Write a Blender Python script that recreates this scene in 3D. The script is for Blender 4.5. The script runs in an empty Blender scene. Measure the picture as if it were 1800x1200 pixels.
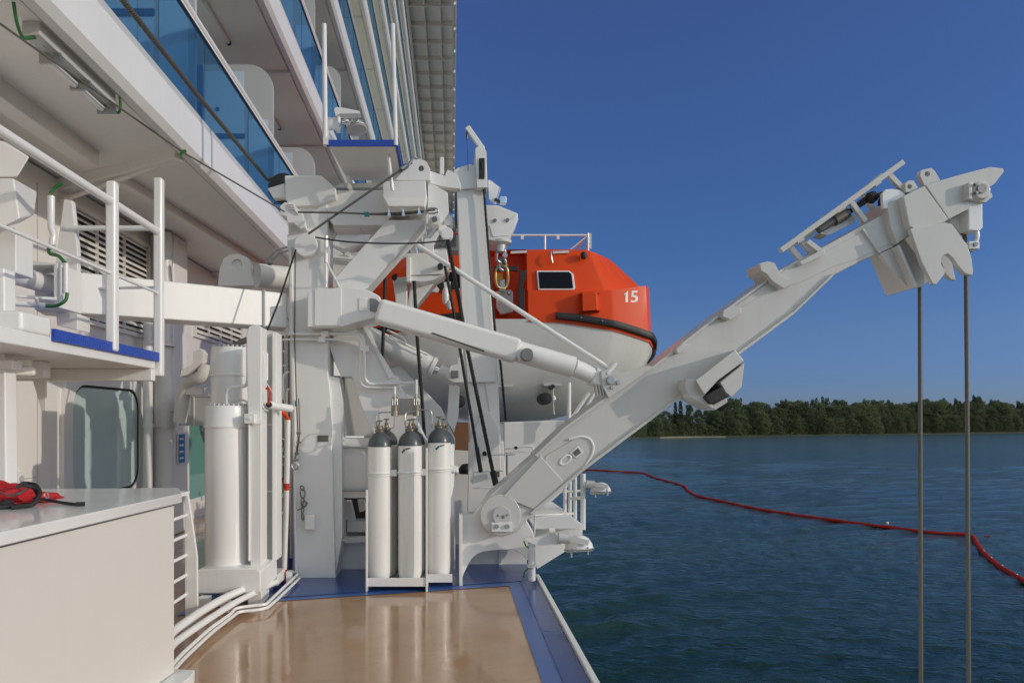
import bpy, bmesh, math, random
from mathutils import Vector, Matrix, noise
random.seed(7)
SC = bpy.context.scene
COL = SC.collection
R = math.radians
F = 1200.0            # focal length in photo pixels
CX, CY = 795.0, 738.0 # vanishing point of the ship's length
EYE = 1.6             # eye above the deck
SEA = -10.4           # water level below the deck

def P(px, py, Y):
    """a photo pixel and a distance along the ship -> a point in metres"""
    return Vector(((px - CX) / F * Y, Y, EYE - (py - CY) / F * Y))

# ------------------------------------------------------------------ materials
MATS = {}
def nodes_of(name):
    m = bpy.data.materials.new(name); m.use_nodes = True
    nt = m.node_tree
    return m, nt, nt.nodes, nt.links, nt.nodes['Principled BSDF']

def paint(name, col, rough=0.4, var=0.06, scale=3.0, bump=0.03, bscale=40.0, metal=0.0, coat=0.0, spec=0.5, streak=0.0, streak_col=None):
    m, nt, N, L, b = nodes_of(name)
    tc = N.new('ShaderNodeTexCoord')
    n1 = N.new('ShaderNodeTexNoise'); n1.inputs['Scale'].default_value = scale; n1.inputs['Detail'].default_value = 6
    L.new(tc.outputs['Object'], n1.inputs['Vector'])
    mx = N.new('ShaderNodeMix'); mx.data_type = 'RGBA'
    c0 = tuple(max(0, c * (1 - var)) for c in col); c1 = tuple(min(1, c * (1 + var)) for c in col)
    mx.inputs[6].default_value = (*c0, 1); mx.inputs[7].default_value = (*c1, 1)
    L.new(n1.outputs['Fac'], mx.inputs[0])
    out = mx.outputs[2]
    if streak > 0:
        mp = N.new('ShaderNodeMapping'); mp.inputs['Scale'].default_value = (9, 9, 0.7)
        L.new(tc.outputs['Object'], mp.inputs['Vector'])
        n3 = N.new('ShaderNodeTexNoise'); n3.inputs['Scale'].default_value = 1.6; n3.inputs['Detail'].default_value = 5
        L.new(mp.outputs['Vector'], n3.inputs['Vector'])
        rp = N.new('ShaderNodeValToRGB'); rp.color_ramp.elements[0].position = 0.52; rp.color_ramp.elements[1].position = 0.85
        rp.color_ramp.elements[0].color = (0, 0, 0, 1); rp.color_ramp.elements[1].color = (streak, streak, streak, 1)
        L.new(n3.outputs['Fac'], rp.inputs[0])
        m2 = N.new('ShaderNodeMix'); m2.data_type = 'RGBA'
        m2.inputs[7].default_value = (*(streak_col or (0.45, 0.38, 0.28)), 1)
        L.new(rp.outputs[0], m2.inputs[0]); L.new(out, m2.inputs[6]); out = m2.outputs[2]
    L.new(out, b.inputs['Base Color'])
    n2 = N.new('ShaderNodeTexNoise'); n2.inputs['Scale'].default_value = bscale; n2.inputs['Detail'].default_value = 3
    L.new(tc.outputs['Object'], n2.inputs['Vector'])
    mr = N.new('ShaderNodeMapRange'); mr.inputs[3].default_value = rough * 0.8; mr.inputs[4].default_value = rough * 1.2
    L.new(n1.outputs['Fac'], mr.inputs[0]); L.new(mr.outputs[0], b.inputs['Roughness'])
    if bump > 0:
        bp = N.new('ShaderNodeBump'); bp.inputs['Strength'].default_value = bump; bp.inputs['Distance'].default_value = 0.02
        L.new(n2.outputs['Fac'], bp.inputs['Height']); L.new(bp.outputs[0], b.inputs['Normal'])
    b.inputs['Metallic'].default_value = metal
    b.inputs['Specular IOR Level'].default_value = spec
    b.inputs['Coat Weight'].default_value = coat
    b.inputs['Coat Roughness'].default_value = 0.08
    MATS[name] = m
    return m

WHITE = paint('white_paint', (0.81, 0.80, 0.77), 0.38, 0.035, 2.2, 0.05, 14, coat=0.15, streak=0.16, streak_col=(0.55, 0.52, 0.46))
DIMW = paint('dimmed_white_paint', (0.60, 0.585, 0.555), 0.36, 0.05, 1.6, 0.05, 14, coat=0.15, streak=0.22, streak_col=(0.46, 0.42, 0.35))  # the same white paint, darkened to stand in for dimmer light on the boom
OVERH = paint('overhang_paint', (0.86, 0.79, 0.72), 0.5, 0.05, 1.0, 0.02, 10)
GLOSS = paint('glossy_white_paint', (0.83, 0.82, 0.795), 0.22, 0.03, 2.0, 0.03, 12, coat=0.4, streak=0.10, streak_col=(0.6, 0.56, 0.5))
CREAM = paint('cream_paint', (0.85, 0.825, 0.785), 0.42, 0.03, 1.2, 0.03, 8, coat=0.1, streak=0.10, streak_col=(0.6, 0.55, 0.46))
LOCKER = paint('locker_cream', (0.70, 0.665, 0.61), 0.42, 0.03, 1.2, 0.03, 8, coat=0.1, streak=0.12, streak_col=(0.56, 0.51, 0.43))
SOFFIT = paint('soffit_paint', (0.86, 0.84, 0.79), 0.5, 0.05, 1.2, 0.03, 10, streak=0.12, streak_col=(0.5, 0.45, 0.38))
PINKSOF = paint('balcony_soffit_paint', (0.92, 0.89, 0.71), 0.5, 0.06, 0.8, 0.02, 10)
GREYW = paint('grey_white_paint', (0.55, 0.55, 0.54), 0.4, 0.05, 2.0, 0.04, 14)
ORANGE = paint('orange_gelcoat', (0.74, 0.068, 0.007), 0.42, 0.07, 1.5, 0.015, 8, coat=0.05, spec=0.16)
HULLW = paint('boat_hull_white', (0.87, 0.85, 0.80), 0.3, 0.04, 1.0, 0.015, 6, coat=0.3, streak=0.14)
BLACK = paint('black_rubber', (0.018, 0.018, 0.019), 0.55, 0.2, 8, 0.1, 60)
DKGREY = paint('dark_grey_paint', (0.075, 0.085, 0.09), 0.34, 0.1, 6, 0.03, 30, coat=0.1)
STEEL = paint('galvanised_steel', (0.42, 0.42, 0.41), 0.35, 0.12, 25, 0.08, 80, metal=0.9)
PINM = paint('pin_steel', (0.23, 0.22, 0.21), 0.4, 0.15, 25, 0.08, 60, metal=0.6)
BRASS = paint('nickel_brass', (0.27, 0.235, 0.19), 0.38, 0.2, 30, 0.08, 60, metal=0.85)
CHROME = paint('polished_steel', (0.75, 0.74, 0.72), 0.12, 0.04, 10, 0.0, 10, metal=1.0)
GOLD = paint('yellow_passivated_ring', (0.55, 0.40, 0.18), 0.3, 0.15, 20, 0.05, 50, metal=0.8)
BLUE = paint('blue_deck_paint', (0.020, 0.060, 0.235), 0.26, 0.14, 2.5, 0.06, 9, coat=0.25, streak=0)
BLUE2 = paint('blue_border_paint', (0.045, 0.115, 0.36), 0.3, 0.25, 4.5, 0.06, 9, coat=0.2)
GRATEB = paint('blue_grating_paint', (0.015, 0.07, 0.42), 0.35, 0.3, 40, 0.5, 70)
GREEN = paint('green_cable', (0.025, 0.16, 0.035), 0.4, 0.2, 20, 0.05, 30)
TEAL = paint('teal_tape', (0.0, 0.16, 0.15), 0.4, 0.1, 20, 0, 30)
REDFAB = paint('red_fabric', (0.52, 0.016, 0.022), 0.75, 0.25, 14, 0.35, 120)
REDP = paint('red_paint', (0.55, 0.03, 0.015), 0.4, 0.1, 8, 0.05, 30)
BOOMRED = paint('red_boom_fabric', (0.33, 0.020, 0.012), 0.8, 0.3, 1.5, 0.4, 6, spec=0.12)
MIDGREY = paint('mid_grey_paint', (0.27, 0.27, 0.265), 0.4, 0.1, 4, 0.05, 30)
BROWNP = paint('brown_plate', (0.24, 0.12, 0.06), 0.4, 0.1, 2, 0.03, 10)
BRONZE = paint('name_plate', (0.16, 0.14, 0.115), 0.35, 0.2, 60, 0.1, 90, metal=0.3)
LABELB = paint('blue_sign', (0.02, 0.16, 0.45), 0.4, 0.05, 4, 0, 10)
YELL = paint('yellow_plastic', (0.6, 0.42, 0.02), 0.4, 0.1, 4, 0, 10)
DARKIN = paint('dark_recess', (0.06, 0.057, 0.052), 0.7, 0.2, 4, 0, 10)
WINBLK = paint('black_window', (0.006, 0.006, 0.006), 0.18, 0.05, 4, 0, 10, spec=0.2)
NUMW = paint('number_white', (0.72, 0.66, 0.62), 0.4, 0.02, 4, 0, 10)
BARK = paint('tree_bark', (0.09, 0.07, 0.05), 0.9, 0.2, 4, 0.2, 10)
SAND = paint('shore_sand', (0.34, 0.29, 0.20), 0.9, 0.25, 0.3, 0.2, 2)
GRASS = paint('bank_grass', (0.05, 0.06, 0.025), 0.95, 0.4, 0.2, 0.3, 2)

def rope_mat(name, col, dark):
    m, nt, N, L, b = nodes_of(name)
    uv = N.new('ShaderNodeUVMap')
    w = N.new('ShaderNodeTexWave'); w.wave_type = 'BANDS'; w.bands_direction = 'DIAGONAL'
    w.inputs['Scale'].default_value = 1.0; w.inputs['Distortion'].default_value = 0.4
    L.new(uv.outputs[0], w.inputs['Vector'])
    mx = N.new('ShaderNodeMix'); mx.data_type = 'RGBA'
    mx.inputs[6].default_value = (*dark, 1); mx.inputs[7].default_value = (*col, 1)
    L.new(w.outputs['Fac'], mx.inputs[0]); L.new(mx.outputs[2], b.inputs['Base Color'])
    bp = N.new('ShaderNodeBump'); bp.inputs['Strength'].default_value = 0.6; bp.inputs['Distance'].default_value = 0.004
    L.new(w.outputs['Fac'], bp.inputs['Height']); L.new(bp.outputs[0], b.inputs['Normal'])
    b.inputs['Roughness'].default_value = 0.5; b.inputs['Metallic'].default_value = 0.35
    return m
ROPE = rope_mat('greased_wire_rope', (0.20, 0.19, 0.155), (0.045, 0.042, 0.036))
ROPEB = rope_mat('black_wire_rope', (0.04, 0.04, 0.037), (0.012, 0.012, 0.011))
ROPEG = rope_mat('grey_wire_rope', (0.19, 0.18, 0.15), (0.06, 0.055, 0.045))

def glass(name, tint, body, amount, ior=1.5):
    m, nt, N, L, b = nodes_of(name)
    b.inputs['Base Color'].default_value = (*body, 1); b.inputs['Roughness'].default_value = 0.03
    b.inputs['Specular IOR Level'].default_value = 0.6
    tr = N.new('ShaderNodeBsdfTransparent'); tr.inputs[0].default_value = (*tint, 1)
    ms = N.new('ShaderNodeMixShader'); ms.inputs[0].default_value = amount
    L.new(b.outputs[0], ms.inputs[1]); L.new(tr.outputs[0], ms.inputs[2])
    L.new(ms.outputs[0], N['Material Output'].inputs['Surface'])
    return m
BGLASS = glass('blue_balcony_glass', (0.56, 0.77, 0.92), (0.08, 0.18, 0.31), 0.78)
DGLASS = glass('cabin_door_glass', (0.1, 0.25, 0.5), (0.035, 0.11, 0.25), 0.1)
TGLASS = glass('teal_window_glass', (0.30, 0.5, 0.46), (0.58, 0.72, 0.69), 0.06)

# ------------------------------------------------------------------ things and meshes
def props(o, label=None, cat=None, group=None, kind=None):
    if label: o['label'] = label
    if cat: o['category'] = cat
    if group: o['group'] = group
    if kind: o['kind'] = kind
    return o

def T(name, label, cat, loc=(0, 0, 0), group=None):
    o = bpy.data.objects.new(name, None); COL.objects.link(o)
    o.location = loc; o.empty_display_size = 0.2
    return props(o, label, cat, group)

def root_loc(o):
    v = Vector((0, 0, 0))
    while o is not None:
        v += o.location; o = o.parent
    return v

class MB:
    def __init__(s): s.v = []; s.f = []; s.uv = None
    def add(s, vs, fs):
        k = len(s.v); s.v += [Vector(v) for v in vs]; s.f += [tuple(i + k for i in f) for f in fs]; return s
    def prism(s, front, back):
        n = len(front)
        return s.add(list(front) + list(back), [tuple(range(n)), tuple(range(2 * n - 1, n - 1, -1))] + [(i, (i + 1) % n, n + (i + 1) % n, n + i) for i in range(n)])
    def plate(s, pts, Y, t):
        """flat frontal plate drawn as pixels at distance Y, t metres thick"""
        fr = [P(x, y, Y) for x, y in pts]
        return s.prism(fr, [v + Vector((0, t, 0)) for v in fr])
    def taper(s, pts, Y, pts2, Y2):
        return s.prism([P(x, y, Y) for x, y in pts], [P(x, y, Y2) for x, y in pts2])
    def ring(s, pts, Y, t, hole, r):
        """plate with a round hole (pixels)"""
        hx, hy = hole
        ang = sorted(set([round(math.atan2(y - hy, x - hx), 5) for x, y in pts] + [round(-math.pi + 2 * math.pi * k / 24, 5) for k in range(24)]))
        out = []; inn = []
        n = len(pts)
        for a in ang:
            dx, dy = math.cos(a), math.sin(a); best = None
            for i in range(n):
                x1, y1 = pts[i]; x2, y2 = pts[(i + 1) % n]
                ex, ey = x2 - x1, y2 - y1; den = dx * ey - dy * ex
                if abs(den) < 1e-9: continue
                tt = ((x1 - hx) * ey - (y1 - hy) * ex) / den; u = ((x1 - hx) * dy - (y1 - hy) * dx) / den
                if tt > 1e-6 and -1e-4 <= u <= 1.0001 and (best is None or tt > best): best = tt
            if best is None: best = r * 1.5
            out.append((hx + dx * best, hy + dy * best)); inn.append((hx + dx * r, hy + dy * r))
        m = len(out); o = [P(*p, Y) for p in out]; i_ = [P(*p, Y) for p in inn]; d = Vector((0, t, 0))
        vs = o + i_ + [v + d for v in o] + [v + d for v in i_]
        fs = []
        for k in range(m):
            j = (k + 1) % m
            fs += [(k, j, m + j, m + k), (2 * m + k, 3 * m + k, 3 * m + j, 2 * m + j), (k, 2 * m + k, 2 * m + j, j), (m + k, m + j, 3 * m + j, 3 * m + k)]
        return s.add(vs, fs)
    def box(s, x0, x1, y0, y1, z0, z1):
        a = [(x0, y0, z0), (x1, y0, z0), (x1, y1, z0), (x0, y1, z0)]
        return s.prism([Vector(v) for v in a], [Vector((v[0], v[1], z1)) for v in a])
    def pxbox(s, x0, y0, x1, y1, Y, t):
        return s.plate([(x0, y0), (x1, y0), (x1, y1), (x0, y1)], Y, t)
    def beam(s, p0, p1, w, h, up=(0, 0, 1)):
        p0, p1 = Vector(p0), Vector(p1); d = (p1 - p0).normalized(); u = Vector(up)
        sd = d.cross(u)
        if sd.length < 1e-4: sd = d.cross(Vector((0, 1, 0)))
        sd.normalize(); u = sd.cross(d).normalized()
        c = [sd * a * w / 2 + u * b * h / 2 for a, b in ((-1, -1), (1, -1), (1, 1), (-1, 1))]
        return s.prism([p0 + q for q in c], [p1 + q for q in c])
    def tube(s, pts, r, n=10, r2=None, closed=False):
        pts = [Vector(p) for p in pts]
        m = len(pts); rings = []; u = None
        for i, p in enumerate(pts):
            if closed: d = (pts[(i + 1) % m] - pts[i - 1]).normalized()
            elif i == 0: d = (pts[1] - p).normalized()
            elif i == m - 1: d = (p - pts[i - 1]).normalized()
            else: d = ((pts[i + 1] - p).normalized() + (p - pts[i - 1]).normalized()).normalized()
            if u is None:
                u = d.cross(Vector((0.13, 0.21, 0.97)))
                if u.length < 0.05: u = d.cross(Vector((1, 0, 0)))
            u = (u - d * u.dot(d)).normalized(); w = d.cross(u)
            rr = r if r2 is None else r + (r2 - r) * i / (m - 1)
            rings.append([p + (u * math.cos(2 * math.pi * k / n) + w * math.sin(2 * math.pi * k / n)) * rr for k in range(n)])
        vs = [v for g in rings for v in g]; fs = []
        for i in range(m if closed else m - 1):
            a = i * n; b2 = ((i + 1) % m) * n
            fs += [(a + k, a + (k + 1) % n, b2 + (k + 1) % n, b2 + k) for k in range(n)]
        if not closed: fs += [tuple(range(n)), tuple(range((m - 1) * n + n - 1, (m - 1) * n - 1, -1))]
        return s.add(vs, fs)
    def cyl(s, p0, p1, r, n=24, r2=None): return s.tube([p0, p1], r, n, r2)
    def disc(s, px, py, Y, rpx, t, n=28):
        """frontal disc, rpx pixels in radius, t thick"""
        c = P(px, py, Y); return s.cyl(c, c + Vector((0, t, 0)), rpx * Y / F, n)
    def lathe(s, base, prof, n=28, axis=(0, 0, 1)):
        base = Vector(base); q = Vector((0, 0, 1)).rotation_difference(Vector(axis).normalized()); k = len(prof)
        vs = []
        for r, z in prof:
            for j in range(n):
                a = 2 * math.pi * j / n; vs.append(base + q @ Vector((r * math.cos(a), r * math.sin(a), z)))
        fs = [(i * n + j, i * n + (j + 1) % n, (i + 1) * n + (j + 1) % n, (i + 1) * n + j) for i in range(k - 1) for j in range(n)]
        fs += [tuple(range(n - 1, -1, -1)), tuple(range((k - 1) * n, k * n))]
        return s.add(vs, fs)
    def bend(s, pts, r, rad=0.05, n=10, seg=5):
        """tube with rounded corners"""
        return s.tube(rounded(pts, rad, seg), r, n)
    def build(s, name, mat, parent=None, bev=0.0, smooth=True, label=None, kind=None):
        base = root_loc(parent) if parent is not None else None
        if base is None:
            xs = [v.x for v in s.v]; ys = [v.y for v in s.v]; zs = [v.z for v in s.v]
            base = Vector(((min(xs) + max(xs)) / 2, (min(ys) + max(ys)) / 2, min(zs)))
        me = bpy.data.meshes.new(name)
        me.from_pydata([v - base for v in s.v], [], s.f)
        bm = bmesh.new(); bm.from_mesh(me)
        bmesh.ops.recalc_face_normals(bm, faces=bm.faces[:]); bm.to_mesh(me); bm.free()
        if smooth:
            me.shade_smooth(); me.set_sharp_from_angle(angle=R(38))
        me.materials.append(mat)
        o = bpy.data.objects.new(name, me); COL.objects.link(o)
        if parent is not None: o.parent = parent
        else: o.location = base
        if bev > 0:
            b = o.modifiers.new('edge', 'BEVEL'); b.width = bev; b.segments = 2; b.limit_method = 'ANGLE'
            b.angle_limit = R(38); b.harden_normals = True
        return props(o, label, None, None, kind)

def rounded(pts, rad, seg=5):
    pts = [Vector(p) for p in pts]; out = [pts[0]]
    for i in range(1, len(pts) - 1):
        p = pts[i]; a = (pts[i - 1] - p); b = (pts[i + 1] - p)
        ra = min(rad, a.length * 0.45, b.length * 0.45)
        a = p + a.normalized() * ra; b = p + b.normalized() * ra
        for k in range(seg + 1):
            t = k / seg; out.append(a * (1 - t) ** 2 + p * 2 * t * (1 - t) + b * t * t)
    out.append(pts[-1]); return out

def sag(p0, p1, drop, n=16):
    p0, p1 = Vector(p0), Vector(p1)
    return [p0.lerp(p1, k / n) - Vector((0, 0, drop * 4 * (k / n) * (1 - k / n))) for k in range(n + 1)]

def wire(name, pts, r, mat, label, cat='wire rope', group=None, twist=None, n=8, parent=None):
    """a rope with UVs that run along it; twist > 0 gives it real helical strands"""
    pts = [Vector(p) for p in pts]
    if twist:
        dense = []
        for a, b in zip(pts[:-1], pts[1:]):
            k = max(1, int((b - a).length / (twist / 8)))
            dense += [a.lerp(b, j / k) for j in range(k)]
        pts = dense + [pts[-1]]; n = 14
    m = len(pts); u = None; vs = []; L = 0.0; Ls = []
    for i, p in enumerate(pts):
        if i: L += (p - pts[i - 1]).length
        Ls.append(L)
        d = (pts[min(i + 1, m - 1)] - pts[max(i - 1, 0)]).normalized()
        if u is None:
            u = d.cross(Vector((0.13, 0.21, 0.97)))
            if u.length < 0.05: u = d.cross(Vector((1, 0, 0)))
        u = (u - d * u.dot(d)).normalized(); w = d.cross(u)
        for k in range(n):
            a = 2 * math.pi * k / n
            rr = r * (1 + (0.13 * math.cos(6 * a - L / twist * 2 * math.pi * 2) if twist else 0))
            vs.append(p + (u * math.cos(a) + w * math.sin(a)) * rr)
    fs = []; uvs = []
    for i in range(m - 1):
        for k in range(n):
            fs.append((i * n + k, i * n + (k + 1) % n, (i + 1) * n + (k + 1) % n, (i + 1) * n + k))
            s_ = 0.35 / r * 0.16
            uvs += [(k / n * 2, Ls[i] * s_ * 9), ((k + 1) / n * 2, Ls[i] * s_ * 9), ((k + 1) / n * 2, Ls[i + 1] * s_ * 9), (k / n * 2, Ls[i + 1] * s_ * 9)]
    base = root_loc(parent) if parent is not None else pts[0].copy()
    me = bpy.data.meshes.new(name); me.from_pydata([v - base for v in vs], [], fs)
    ul = me.uv_layers.new(name='UVMap')
    for i, c in enumerate(uvs): ul.data[i].uv = c
    me.shade_smooth(); me.materials.append(mat)
    o = bpy.data.objects.new(name, me); COL.objects.link(o)
    if parent is not None:
        o.parent = parent; return props(o, label)
    o.location = base
    return props(o, label, cat, group)

def rounded_rect(y0, y1, z0, z1, r, seg=6):
    out = []
    for cy, cz, a0 in ((y1 - r, z1 - r, 0), (y0 + r, z1 - r, 90), (y0 + r, z0 + r, 180), (y1 - r, z0 + r, 270)):
        for k in range(seg + 1):
            a = R(a0 + 90 * k / seg); out.append((cy + r * math.cos(a), cz + r * math.sin(a)))
    return out

def copy_tree(o, parent=None):
    c = o.copy(); COL.objects.link(c)
    if parent is not None: c.parent = parent
    for ch in list(o.children): copy_tree(ch, c)
    return c
# ------------------------------------------------------------------ camera, sky, sun
cam = bpy.data.cameras.new('camera'); camo = bpy.data.objects.new('camera', cam); COL.objects.link(camo)
camo.location = (0, 0, EYE); camo.rotation_euler = (R(90), 0, 0)
cam.sensor_width = 36; cam.lens = 24; cam.shift_x = (900 - CX) / 1800; cam.shift_y = (CY - 600) / 1800
cam.clip_start = 0.05; cam.clip_end = 20000
SC.camera = camo
SC.view_settings.view_transform = 'Standard'; SC.view_settings.look = 'None'; SC.view_settings.exposure = 0
SC.render.engine = 'CYCLES'
SC.cycles.max_bounces = 8; SC.cycles.diffuse_bounces = 4; SC.cycles.transparent_max_bounces = 16
SC.cycles.caustics_reflective = False; SC.cycles.caustics_refractive = False

SKYFILL = (5.1, 3.38, 1.9)
SUND = Vector((2.45, -1.0, 0.72)).normalized()   # towards the sun
sun = bpy.data.lights.new('sun', 'SUN'); sun.energy = 1.5; sun.angle = R(0.53); sun.color = (1.0, 0.90, 0.77)
suno = bpy.data.objects.new('sun', sun); COL.objects.link(suno)
suno.rotation_euler = (-SUND).to_track_quat('-Z', 'Y').to_euler()
W = bpy.data.worlds.new('World'); SC.world = W; W.use_nodes = True
wn, wl = W.node_tree.nodes, W.node_tree.links
sky = wn.new('ShaderNodeTexSky'); sky.sky_type = 'NISHITA'; sky.sun_disc = False
sky.sun_elevation = math.asin(SUND.z); sky.sun_rotation = math.atan2(SUND.x, SUND.y)
sky.altitude = 0; sky.air_density = 1.0; sky.dust_density = 0.2; sky.ozone_density = 3.0
# the sky is graded by height and, away from the view, by bearing: deep blue ahead, with unseen fill light added overhead and behind the camera
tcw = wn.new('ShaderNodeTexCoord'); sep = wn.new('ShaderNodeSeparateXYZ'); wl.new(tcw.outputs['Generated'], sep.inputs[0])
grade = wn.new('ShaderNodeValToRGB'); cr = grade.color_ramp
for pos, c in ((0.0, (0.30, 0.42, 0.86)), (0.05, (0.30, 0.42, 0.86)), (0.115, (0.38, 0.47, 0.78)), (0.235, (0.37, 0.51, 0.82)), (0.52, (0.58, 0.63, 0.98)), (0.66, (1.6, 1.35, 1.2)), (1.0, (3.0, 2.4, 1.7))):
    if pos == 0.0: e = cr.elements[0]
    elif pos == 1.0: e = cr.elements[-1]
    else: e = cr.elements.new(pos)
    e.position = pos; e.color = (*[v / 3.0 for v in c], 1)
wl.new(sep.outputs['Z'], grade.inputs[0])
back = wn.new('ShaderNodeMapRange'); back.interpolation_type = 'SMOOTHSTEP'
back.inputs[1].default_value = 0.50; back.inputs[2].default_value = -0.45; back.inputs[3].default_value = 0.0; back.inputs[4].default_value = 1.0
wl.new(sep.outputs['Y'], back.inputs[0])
bc = wn.new('ShaderNodeMix'); bc.data_type = 'VECTOR'; bc.inputs[4].default_value = (3, 3, 3); bc.inputs[5].default_value = tuple(3 * v for v in SKYFILL)
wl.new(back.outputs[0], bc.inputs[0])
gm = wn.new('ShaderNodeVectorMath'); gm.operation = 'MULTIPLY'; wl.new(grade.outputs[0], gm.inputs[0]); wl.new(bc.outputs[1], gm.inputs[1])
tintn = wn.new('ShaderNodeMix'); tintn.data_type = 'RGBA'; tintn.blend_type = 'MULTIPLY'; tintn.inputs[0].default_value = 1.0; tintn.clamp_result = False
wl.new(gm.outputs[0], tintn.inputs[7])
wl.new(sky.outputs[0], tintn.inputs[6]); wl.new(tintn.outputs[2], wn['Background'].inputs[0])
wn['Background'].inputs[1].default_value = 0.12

# ------------------------------------------------------------------ water
m, nt, N, L, b = nodes_of('harbour_water')
tc = N.new('ShaderNodeTexCoord')
def wnoise(scale, sx, sy, det, dist=0.0):
    mp = N.new('ShaderNodeMapping'); mp.inputs['Scale'].default_value = (sx, sy, 1); mp.inputs['Rotation'].default_value = (0, 0, R(14))
    L.new(tc.outputs['Object'], mp.inputs['Vector'])
    n = N.new('ShaderNodeTexNoise'); n.inputs['Scale'].default_value = scale; n.inputs['Detail'].default_value = det; n.inputs['Distortion'].default_value = dist
    L.new(mp.outputs['Vector'], n.inputs['Vector']); return n
big = wnoise(0.016, 0.28, 1.9, 5, 0.3); mid = wnoise(0.55, 0.6, 1.35, 5, 0.5); fine = wnoise(2.2, 0.7, 1.25, 3, 0.4)
add = N.new('ShaderNodeMath'); add.operation = 'MULTIPLY_ADD'; add.inputs[1].default_value = 0.38
L.new(fine.outputs['Fac'], add.inputs[0]); L.new(mid.outputs['Fac'], add.inputs[2])
gust = N.new('ShaderNodeMapRange'); gust.inputs[1].default_value = 0.35; gust.inputs[2].default_value = 0.65; gust.inputs[3].default_value = 0.55; gust.inputs[4].default_value = 1.0
L.new(big.outputs['Fac'], gust.inputs[0])
bp = N.new('ShaderNodeBump'); bp.inputs['Distance'].default_value = 0.5
geo_ = N.new('ShaderNodeNewGeometry'); sxyz = N.new('ShaderNodeSeparateXYZ'); L.new(geo_.outputs['Position'], sxyz.inputs[0])
calm = N.new('ShaderNodeMapRange'); calm.inputs[1].default_value = 40; calm.inputs[2].default_value = 330; calm.inputs[3].default_value = 1.0; calm.inputs[4].default_value = 1.3   # sheltered water under the far bank
L.new(sxyz.outputs['Y'], calm.inputs[0])
cm2 = N.new('ShaderNodeMath'); cm2.operation = 'MULTIPLY'; L.new(gust.outputs[0], cm2.inputs[0]); L.new(calm.outputs[0], cm2.inputs[1]); L.new(cm2.outputs[0], bp.inputs['Strength']); L.new(add.outputs[0], bp.inputs['Height']); L.new(bp.outputs[0], b.inputs['Normal'])
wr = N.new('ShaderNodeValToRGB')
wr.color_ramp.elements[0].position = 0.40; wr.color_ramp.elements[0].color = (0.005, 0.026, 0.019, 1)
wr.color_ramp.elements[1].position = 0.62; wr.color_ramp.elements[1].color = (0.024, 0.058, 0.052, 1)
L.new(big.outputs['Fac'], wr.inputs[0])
far_pale = N.new('ShaderNodeMapRange'); far_pale.inputs[1].default_value = 30; far_pale.inputs[2].default_value = 300; far_pale.inputs[3].default_value = 0.0; far_pale.inputs[4].default_value = 0.8   # brightness of the far water painted into its colour, by distance
L.new(sxyz.outputs['Y'], far_pale.inputs[0])
far_mix = N.new('ShaderNodeMix'); far_mix.data_type = 'RGBA'; far_mix.inputs[7].default_value = (0.09, 0.155, 0.155, 1)
L.new(far_pale.outputs[0], far_mix.inputs[0]); L.new(wr.outputs[0], far_mix.inputs[6]); L.new(far_mix.outputs[2], b.inputs['Base Color'])
b.inputs['Roughness'].default_value = 0.10; b.inputs['IOR'].default_value = 1.33
WATER = m
# real wind chop: a fan of quads, fine by the ship and coarser with distance, with a flat sheet around it a little lower
import numpy as np
nr, nc = 620, 760
rr_ = 17.0 * (640.0 / 17.0) ** (np.arange(nr) / (nr - 1.0))
an_ = np.radians(np.linspace(-6.0, 54.0, nc))
RR, AA = np.meshgrid(rr_, an_, indexing='ij')
XX = RR * np.sin(AA); YY = RR * np.cos(AA); ZZ = np.zeros_like(XX)
cell = RR * 0.0062
wr_ = np.random.RandomState(5)
gustf = 0.75 + 0.35 * np.sin(XX * 0.021 + YY * 0.060 + 1.3 * np.sin(XX * 0.013)) * np.sin(YY * 0.034 + 0.8 + 0.6 * np.sin(XX * 0.017))
for k in range(80):
    lam = 0.36 * (6.0 / 0.36) ** wr_.rand()
    th = math.radians(112) + wr_.normal(0, 0.48)
    kx, ky = math.cos(th) * 2 * math.pi / lam, math.sin(th) * 2 * math.pi / lam
    amp = 0.0063 * lam ** 0.85
    fade = np.clip((lam / cell - 2.6) / 2.5, 0, 1)
    ph = kx * XX + ky * YY + wr_.rand() * 6.283 + 0.5 * np.sin(XX * 0.11 + k) + 0.5 * np.sin(YY * 0.13 + 2 * k)
    s1 = np.sin(ph)
    ZZ += amp * fade * gustf * (s1 + 0.25 * np.sin(2 * ph + 0.6))
vv = np.stack([XX, YY, ZZ + SEA], axis=-1).reshape(-1, 3)
idx = np.arange(nr * nc).reshape(nr, nc)
qq = np.stack([idx[:-1, :-1], idx[:-1, 1:], idx[1:, 1:], idx[1:, :-1]], axis=-1).reshape(-1, 4)
# skirt sheet
zo_ = SEA - 0.25
vo = np.array([(-3000, -600, zo_), (4000, -600, zo_), (4000, 4000, zo_), (-3000, 4000, zo_)], dtype=float)
nv = len(vv); vv = np.concatenate([vv, vo]); qq = np.concatenate([qq, np.array([[nv, nv + 1, nv + 2, nv + 3]])])
me = bpy.data.meshes.new('water'); me.vertices.add(len(vv)); me.vertices.foreach_set('co', vv.astype(np.float32).ravel())
me.loops.add(len(qq) * 4); me.loops.foreach_set('vertex_index', qq.astype(np.int32).ravel())
me.polygons.add(len(qq)); me.polygons.foreach_set('loop_start', (np.arange(len(qq)) * 4).astype(np.int32)); me.update(calc_edges=True); me.validate()
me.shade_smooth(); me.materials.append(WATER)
wo = bpy.data.objects.new('water', me); COL.objects.link(wo); props(wo, kind='structure')
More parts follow.
